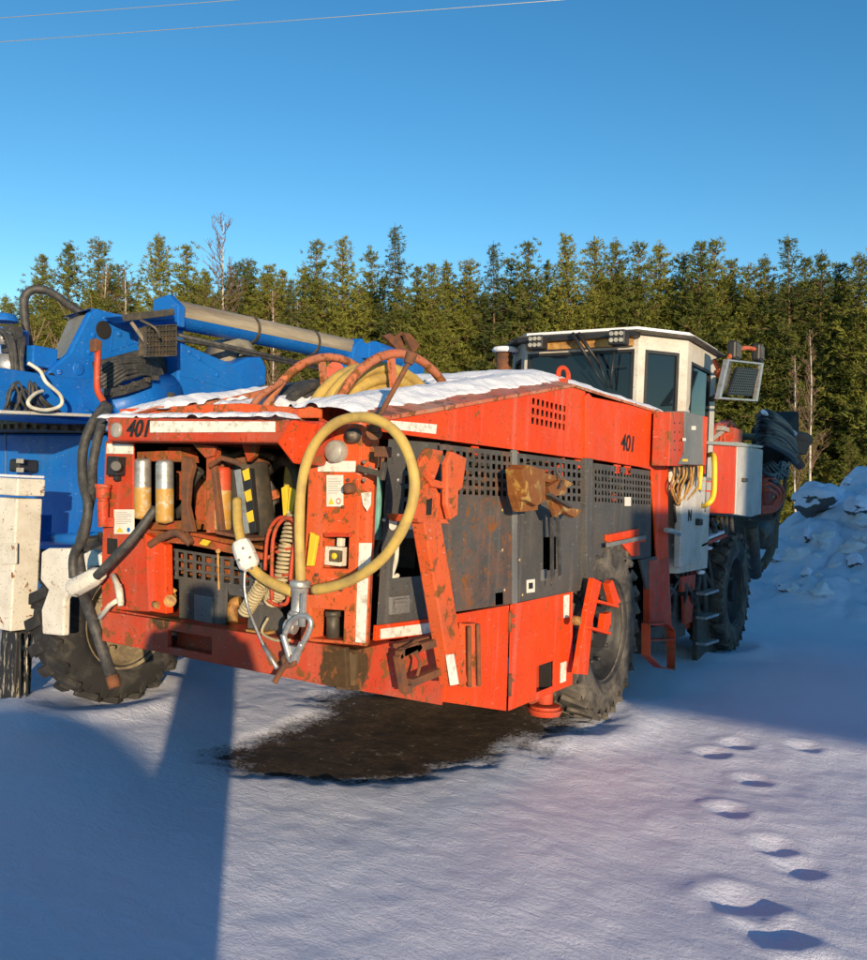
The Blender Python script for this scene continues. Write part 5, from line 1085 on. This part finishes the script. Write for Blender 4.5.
def conifer(h, w, base, seed, kind):
    rnd = random.Random(seed); tr = MB(); cr = MB()
    bend = V((rnd.uniform(-.25, .25), rnd.uniform(-.25, .25), 0))
    ax = lambda t: V((0, 0, h*t))+bend*math.sin(t*3)*.6
    tr.tube([ax(i/10) for i in range(11)], lambda t: .011*h*(1-t*.93), 7)
    z = base*h; vs = []; fs = []
    def tuft(p, d, s):
        for _ in range(6):
            u = (d*.8+V((rnd.uniform(-1, 1), rnd.uniform(-1, 1), rnd.uniform(-.7, 1)))).normalized(); a = u.orthogonal().normalized(); a = (a*math.cos(_*1.3)+u.cross(a)*math.sin(_*1.3))*s*rnd.uniform(.10, .17)
            o = len(vs); q_ = p+V((rnd.gauss(0, .05), rnd.gauss(0, .05), rnd.gauss(0, .04))); vs.extend((q_-a, q_+a, q_+u*s*rnd.uniform(.8, 1.3))); fs.append((o, o+1, o+2))
    while z < h*.985:
        t = (z-base*h)/(h*(1-base)); 
        prof = (1-t)**(.9 if kind == 'spruce' else .78)*(.6+.4*min(1, t*6+.2))*1.72; R_ = w*prof*rnd.uniform(.62, 1.15)+.06
        nb = rnd.randint(7, 9); a0 = rnd.uniform(0, 6.3)
        for i in range(nb):
            if rnd.random() < .16: continue
            a = a0+6.283*i/nb+rnd.uniform(-.4, .4); L = R_*rnd.uniform(.5, 1.3); el = (.38 if kind == 'pine' else -.05)*(.4+t)+rnd.uniform(-.15, .15)
            d = V((math.cos(a), math.sin(a), el)).normalized(); p0 = ax(z/h)
            if rnd.random() < .55: tr.tube([p0, p0+d*L*.85], lambda q: .018+.012*(1-q), 3, cap=False)
            k = max(2, int(L/.17))
            for j in range(k):
                q = (j+.6)/k; p = p0+d*L*q+V((rnd.gauss(0, .10), rnd.gauss(0, .10), rnd.gauss(0, .07)))*(.5+q)+V((0, 0, (.16 if kind == 'pine' else -.16)*q*q*L))
                s = rnd.uniform(.17, .30)*(1.1-.45*t); tuft(p, d, s)
                if q > .35:
                    sd = V((-d.y, d.x, 0)); e = sd*rnd.choice((-1, 1))*rnd.uniform(.12, .40)*L*.5*(1.15-q); tuft(p+e, (d+e.normalized()*.7), s)
        z += rnd.uniform(.20, .42)*(1.15-.45*t)
    cr.add(vs, fs); return tr, cr
def bare_tree(h, w, seed, up_=.9):
    rnd = random.Random(seed); tr = MB(); cr = MB()
    tr.tube([V((0, 0, 0)), V((.1, 0, h*.4)), V((0, .1, h*.75)), V((.05, 0, h))], lambda t: .0075*h*(1-t*.9), 7, smoothing=3)
    def br(p, d, L, r, dep):
        q = [p]
        for i in range(3): d = (d+V((rnd.uniform(-.25, .25), rnd.uniform(-.25, .25), rnd.uniform(-.05, .25)))).normalized(); q.append(q[-1]+d*L/3)
        cr.tube(q, lambda t: max(.009, r*(1-t*.6)), 3, cap=False)
        if dep > 0:
            for i in range(4): br(q[rnd.randint(1, 3)], (d+V((rnd.uniform(-.8, .8), rnd.uniform(-.8, .8), rnd.uniform(-.1, .4)))).normalized(), L*rnd.uniform(.4, .65), r*.55, dep-1)
    for i in range(46):
        t = .28+.7*i/46; a = rnd.uniform(0, 6.3); br(V((0, 0, h*t)), V((math.cos(a), math.sin(a), up_)).normalized(), w*(1.22-t)*rnd.uniform(.7, 1.2), .028, 2)
    return tr, cr
def bush(h, w, seed):
    rnd = random.Random(seed); tr = MB(); cr = MB()
    for i in range(9):
        a = rnd.uniform(0, 6.3); e = V((math.cos(a)*w*rnd.uniform(.3, 1), math.sin(a)*w*rnd.uniform(.3, 1), h*rnd.uniform(.6, 1)))
        tr.tube([V((0, 0, 0)), e*.5+V((0, 0, h*.12)), e], lambda t: .03*(1-t*.7), 5, smoothing=3)
        for k in range(12):
            p = e*rnd.uniform(.35, .95); cr.tube([p, p+V((rnd.uniform(-.5, .5), rnd.uniform(-.5, .5), rnd.uniform(.3, 1.1)))], lambda t: .012, 3, cap=False)
    return tr, cr
UP = V((-.036, -.022, 1)).normalized()
protos = {}
def mkproto(key, fn, names, mats):
    tr, cr = fn; protos[key] = (names, tr, cr, mats, [])
SP = [('pine_tree', conifer(14, 1.9, .16, 1, 'pine')), ('pine_tree', conifer(15, 1.7, .24, 2, 'pine')), ('pine_tree', conifer(13, 2.1, .10, 3, 'pine')), ('pine_tree', conifer(16, 1.8, .33, 4, 'pine')),
      ('spruce_tree', conifer(15, 1.7, .06, 5, 'spruce')), ('spruce_tree', conifer(14, 1.9, .04, 6, 'spruce')), ('pine_tree', conifer(15, 2.2, .42, 7, 'pine')), ('young_pine_tree', conifer(8, 1.5, .03, 8, 'pine')), ('birch_tree', bare_tree(15, 2.3, 11, 1.2)), ('birch_tree', bare_tree(13, 1.3, 12, 1.4)), ('bare_shrub', bush(5, 2.0, 13))]
HT = [14, 15, 13, 16, 15, 14, 15, 8, 15, 13, 5]
MT = [('bark', 'pine')]*4+[('bark', 'spruce')]*2+[('bark', 'pine')]*2+[('birch', 'twig')]*2+[('twig', 'twig')]
src = [None]*len(SP)
def plant(k, loc, h, label, cat, group=None, rot=None):
    s_ = h/HT[k]; q = UP.rotation_difference(V((0, 0, 1))).inverted().to_matrix().to_4x4() if False else V((0, 0, 1)).rotation_difference(UP).to_matrix().to_4x4()
    rot = random.uniform(0, 6.28) if rot is None else rot
    mw = M.Translation(loc) @ q @ M.Rotation(rot, 4, 'Z') @ M.Scale(s_, 4)
    if src[k] is None:
        r = D.objects.new(SP[k][0], None); C.objects.link(r); tr, cr = SP[k][1]
        a = tr.build('trunk', MT[k][0], None); c = cr.build('crown', MT[k][1], None); a.parent = r; c.parent = r; src[k] = r, a, c
    else:
        r0, a0, c0 = src[k]; r = r0.copy(); C.objects.link(r)
        for o in (a0, c0): o2 = o.copy(); C.objects.link(o2); o2.parent = r
        for key in list(r.keys()): del r[key]
    r.matrix_world = mw; tag(r, label, cat, group); return r
def at(px, dist):
    d = ray(px, 495); d.z = 0; d.normalize(); return d*dist
def top_h(px, py, dist):
    d = ray(px, py); return H+dist*d.z/math.hypot(d.x, d.y)
# skyline trees whose tops are read from the photograph: (pixel x, top y, distance, kind)
SKY = [(5, 292, 60, 0), (22, 285, 64, 4), (42, 252, 58, 1), (68, 238, 55, 0), (98, 234, 54, 3), (118, 262, 52, 6), (157, 230, 52, 0), (186, 244, 53, 2), (205, 270, 55, 2), (235, 262, 57, 6), (248, 255, 56, 3), (270, 262, 56, 1), (283, 268, 54, 1), (305, 262, 54, 0), (316, 240, 51, 2), (343, 235, 51, 1), (372, 250, 54, 2), (395, 222, 50, 4), (418, 266, 52, 2), (432, 262, 51, 1), (447, 258, 53, 0), (470, 256, 52, 3), (494, 240, 50, 4), (512, 258, 53, 2), (529, 242, 50, 2), (548, 260, 54, 1), (566, 233, 50, 1), (595, 236, 50, 3), (618, 237, 50, 0), (640, 243, 49, 2), (662, 240, 50, 0), (686, 250, 50, 3), (704, 240, 48, 1), (716, 241, 49, 2), (734, 258, 50, 1), (750, 262, 48, 3), (768, 254, 48, 0), (790, 234, 47, 5), (808, 258, 49, 2), (825, 250, 47, 0), (842, 262, 48, 1), (862, 252, 46, 3), (880, 240, 46, 0), (900, 250, 46, 2)]
random.seed(21)
GR = 'conifers along the forest edge'
for px, py, ds, k in SKY:
    p = at(px, ds); plant(k, p, top_h(px, py, ds), 'tall green conifer standing on the forest edge behind the machines', SP[k][0].replace('_', ' '), GR)
for i in range(190):
    px = -60+1020*((i*.61803) % 1); row = i % 5; ds = 51+row*3.4+random.uniform(-1.6, 1.6)
    if px < 300 and random.random() < .25: continue
    py = 288+random.uniform(-16, 26)+(max(0, 220-px)*.10); k = random.choice((0, 1, 2, 3, 3, 6, 6, 4, 5))
    plant(k, at(px, ds), top_h(px, py, ds), 'conifer among the dense trees filling the forest behind the front row', SP[k][0].replace('_', ' '), 'conifers inside the forest')
for i in range(26):
    px = 380+random.uniform(0, 520); ds = 42+random.uniform(0, 5); plant(7, at(px, ds), random.uniform(3.5, 7), 'young bushy pine growing at the foot of the forest edge', 'pine tree', 'young pines at the forest foot')
for px, py, ds, k, lab_ in ((222, 215, 50, 8, 'tall bare birch with pale trunk rising above the treeline behind the blue boom'), (105, 262, 50, 9, 'bare brown birch with a white trunk behind the blue tower'), (125, 268, 51, 9, 'thin bare birch just right of the white trunked one behind the blue tower'), (297, 300, 50, 9, 'thin bare birch behind the end of the blue boom'), (272, 290, 49, 9, 'slim bare birch left of the reels behind the blue boom'),
                          (798, 355, 40, 9, 'short bare pale birch standing right of the drill head before the forest'), (812, 330, 43, 9, 'thin bare birch at the right among the pines above the boulder')):
    plant(k, at(px, ds), top_h(px, py, ds), lab_, 'birch tree')
for px, py, ds, lab_ in ((38, 300, 40, 'bare yellowish shrub seen inside the arched black hose'), (60, 330, 38, 'bare shrub of many stems behind the blue tower face'), (345, 372, 40, 'leafless shrub beyond the hose reels'), (10, 330, 41, 'bare shrub at the far left edge above the slewing motor')):
    plant(10, at(px, ds), top_h(px, py, ds), lab_, 'shrub')
# forest floor litter strip
# ================================================================ POWER LINES
for (a, b_), lab_ in ((((-60, 23), (330, -7)), 'upper overhead power line crossing the top left corner of the sky'), (((-60, 47), (700, -10)), 'lower and longer overhead power line slanting across the sky')):
    p, q = ray(*a).normalized()*70, ray(*b_).normalized()*62; p.z += H; q.z += H; dd = (q-p)
    pts = [p+dd*(t/10) - ZI*(1-(2*(t/10)-1)**2)*.0 for t in range(-10, 21)]; pts = [x-ZI*.9*(-(((i-10)/10-.5)**2)) *.2 for i, x in enumerate(pts)]
    tag(MB().tube(pts, .022, 5).build('power_line', 'plainwire' if 'plainwire' in T else 'steel'), lab_, 'power line')
# ================================================================ things behind the camera whose shadows fall into view
tr_ = empty('shadow_trailer', (10.9, .15, 0), 'unseen trailer with a long grey box, added to shade the rig front, right behind the viewer', 'trailer')  # unseen shadow caster, added to shade the rig's front half and the yard
mb = MB(); mb.box((10.9, .15, 2.1), (11.6, 2.4, 1.5))
for i in range(52): mb.box((5.15+i*.22, 1.37, 2.1), (.09, .03, 1.4))
mb.build('shadow_box', 'midgrey', tr_, .02)
mb = MB(); mb.box((11.3, .15, 1.31), (10.6, 1.0, .06)); mb.build('chassis', 'black', tr_)
for x in (14.5, 15.7): mb = MB(); mb.lathe([(-.15, .2), (-.15, .55), (.15, .55), (.15, .2)], (x, .7, .55), YI, 32); mb.build('wheel', 'tyre', tr_)
sh = empty('shadow_barn', (24, -6, 0), 'unseen grey barn with a low gable roof, added to shade the snow bank, far right behind the viewer', 'barn')  # unseen shadow caster, added to keep the snow bank in shade
mb = MB(); mb.box((24, -6, 3.5), (16, 5, 7)); mb.build('wall', 'doorgrey', sh)
mb = MB(); mb.slab([V((15.7, -8.8, 7.01)), V((15.7, -3.2, 7.01)), V((15.7, -6, 8.3))], (16.6, 0, 0)); mb.build('roof', 'midgrey', sh)
mb = MB(); mb.box((22, -3.47, 1.4), (3, .06, 2.8)); mb.build('door', 'redold', sh)
# photographer, standing behind the camera with raised hands; only the shadow falls into view
fz = V((-.53, .85, 0)).normalized(); sz = V((fz.y, -fz.x, 0)); o_ = V((.14, -.40, 0)); ph = empty('person', o_, 'person in a dark winter jacket taking the photograph with both hands raised', 'person')
Q = lambda s_, f_, z: o_+sz*s_+fz*f_+ZI*z
sk = [Q(0, 0, .95), Q(0, .0, 1.20), Q(0, .01, 1.40), Q(0, .02, 1.50), Q(0, .05, 1.62), Q(0, .05, 1.70), Q(.19, .02, 1.38), Q(.26, .10, 1.14), Q(.10, .30, 1.44), Q(-.19, .02, 1.38), Q(-.26, .10, 1.14), Q(-.10, .30, 1.44), Q(.11, 0, .88), Q(.09, .03, .48), Q(.09, -.01, .08), Q(.10, .14, .04), Q(-.11, 0, .88), Q(-.09, .03, .48), Q(-.09, -.01, .08), Q(-.10, .14, .04)]
ed = [(0, 1), (1, 2), (2, 3), (3, 4), (4, 5), (2, 6), (6, 7), (7, 8), (2, 9), (9, 10), (10, 11), (0, 12), (12, 13), (13, 14), (14, 15), (0, 16), (16, 17), (17, 18), (18, 19)]
rd = [.18, .18, .18, .06, .095, .08, .095, .065, .035, .095, .065, .035, .125, .10, .085, .05, .125, .10, .085, .05]
me = D.meshes.new('body'); me.from_pydata([p-o_ for p in sk], ed, []); bo_ = D.objects.new('body', me); C.objects.link(bo_); bo_.parent = ph
k = bo_.modifiers.new('skin', 'SKIN'); lay = me.skin_vertices[0].data
for i, r in enumerate(rd): lay[i].radius = (r, r)
lay[0].use_root = True; bo_.modifiers.new('sub', 'SUBSURF').levels = 2; bo_.modifiers['sub'].render_levels = 2; me.materials.append(T['black'])
mb = MB(); mb.lathe([(0, .20), (.25, .215), (.55, .20), (.75, .22), (.86, .12), (.88, .06)], Q(0, 0, .62), ZI, 24); mb.build('coat', 'rubber', ph)
mb = MB()
for sd in (-1, 1):
    for i in range(5): mb.tube([Q(sd*(.10-.0*i), .30, 1.44+.018*i-.02), Q(sd*.085, .34, 1.45+.018*i-.02), Q(sd*.06, .35, 1.455+.018*i-.02)], .009, 6, smoothing=2)
mb.build('finger', 'ochre', ph)
mb = MB(); mb.box(Q(0, .345, 1.47), (.15, .008, .075), M((sz, fz, ZI)).transposed()); tag(mb.build('phone', 'black'), 'black phone held up in the hands of the person taking the photograph', 'phone')
# ================================================================ LIGHT, SKY, CAMERA
AZ, EL = 135.5, 7.2     # sun azimuth from +Y clockwise, elevation
sd = V((math.sin(math.radians(AZ))*math.cos(math.radians(EL)), math.cos(math.radians(AZ))*math.cos(math.radians(EL)), math.sin(math.radians(EL))))
L = D.lights.new('sun', 'SUN'); L.energy = 5.; L.angle = math.radians(.55); L.color = (1., .78, .52); lo = D.objects.new('sun', L); C.objects.link(lo); lo.rotation_euler = sd.to_track_quat('Z', 'Y').to_euler(); lo.location = sd*50
W = D.worlds.new('World'); bpy.context.scene.world = W; W.use_nodes = True; n = W.node_tree; bg = n.nodes['Background']
sk = n.nodes.new('ShaderNodeTexSky'); sk.sky_type = 'NISHITA'; sk.sun_disc = False; sk.sun_elevation = math.radians(EL); sk.sun_rotation = math.radians(AZ); sk.air_density = 1.0; sk.dust_density = 0.; sk.ozone_density = 2.0; sk.altitude = 100
hs = n.nodes.new('ShaderNodeHueSaturation'); hs.inputs['Saturation'].default_value = 1.22; gm = n.nodes.new('ShaderNodeGamma'); gm.inputs[1].default_value = 1.2; n.links.new(sk.outputs[0], gm.inputs[0]); n.links.new(gm.outputs[0], hs.inputs['Color']); n.links.new(hs.outputs[0], bg.inputs[0]); bg.inputs[1].default_value = .15
cam = D.cameras.new('camera'); co = D.objects.new('camera', cam); C.objects.link(co)
cam.sensor_fit = 'HORIZONTAL'; cam.sensor_width = 36; cam.lens = 36*F/867; cam.clip_end = 3000; cam.clip_start = .05
X_ = V((ex.x, ey.x, ez.x)); Yd = V((ex.y, ey.y, ez.y)); Zf = V((ex.z, ey.z, ez.z))
co.matrix_world = M.Translation((0, 0, H)) @ M((X_, -Yd, -Zf)).transposed().to_4x4()
sc = bpy.context.scene; sc.camera = co; vs_ = sc.view_settings; vs_.view_transform = 'Standard'; vs_.look = 'None'; vs_.exposure = .3; vs_.gamma = 1; vs_.use_curve_mapping = False
sc.cycles.max_bounces = 6
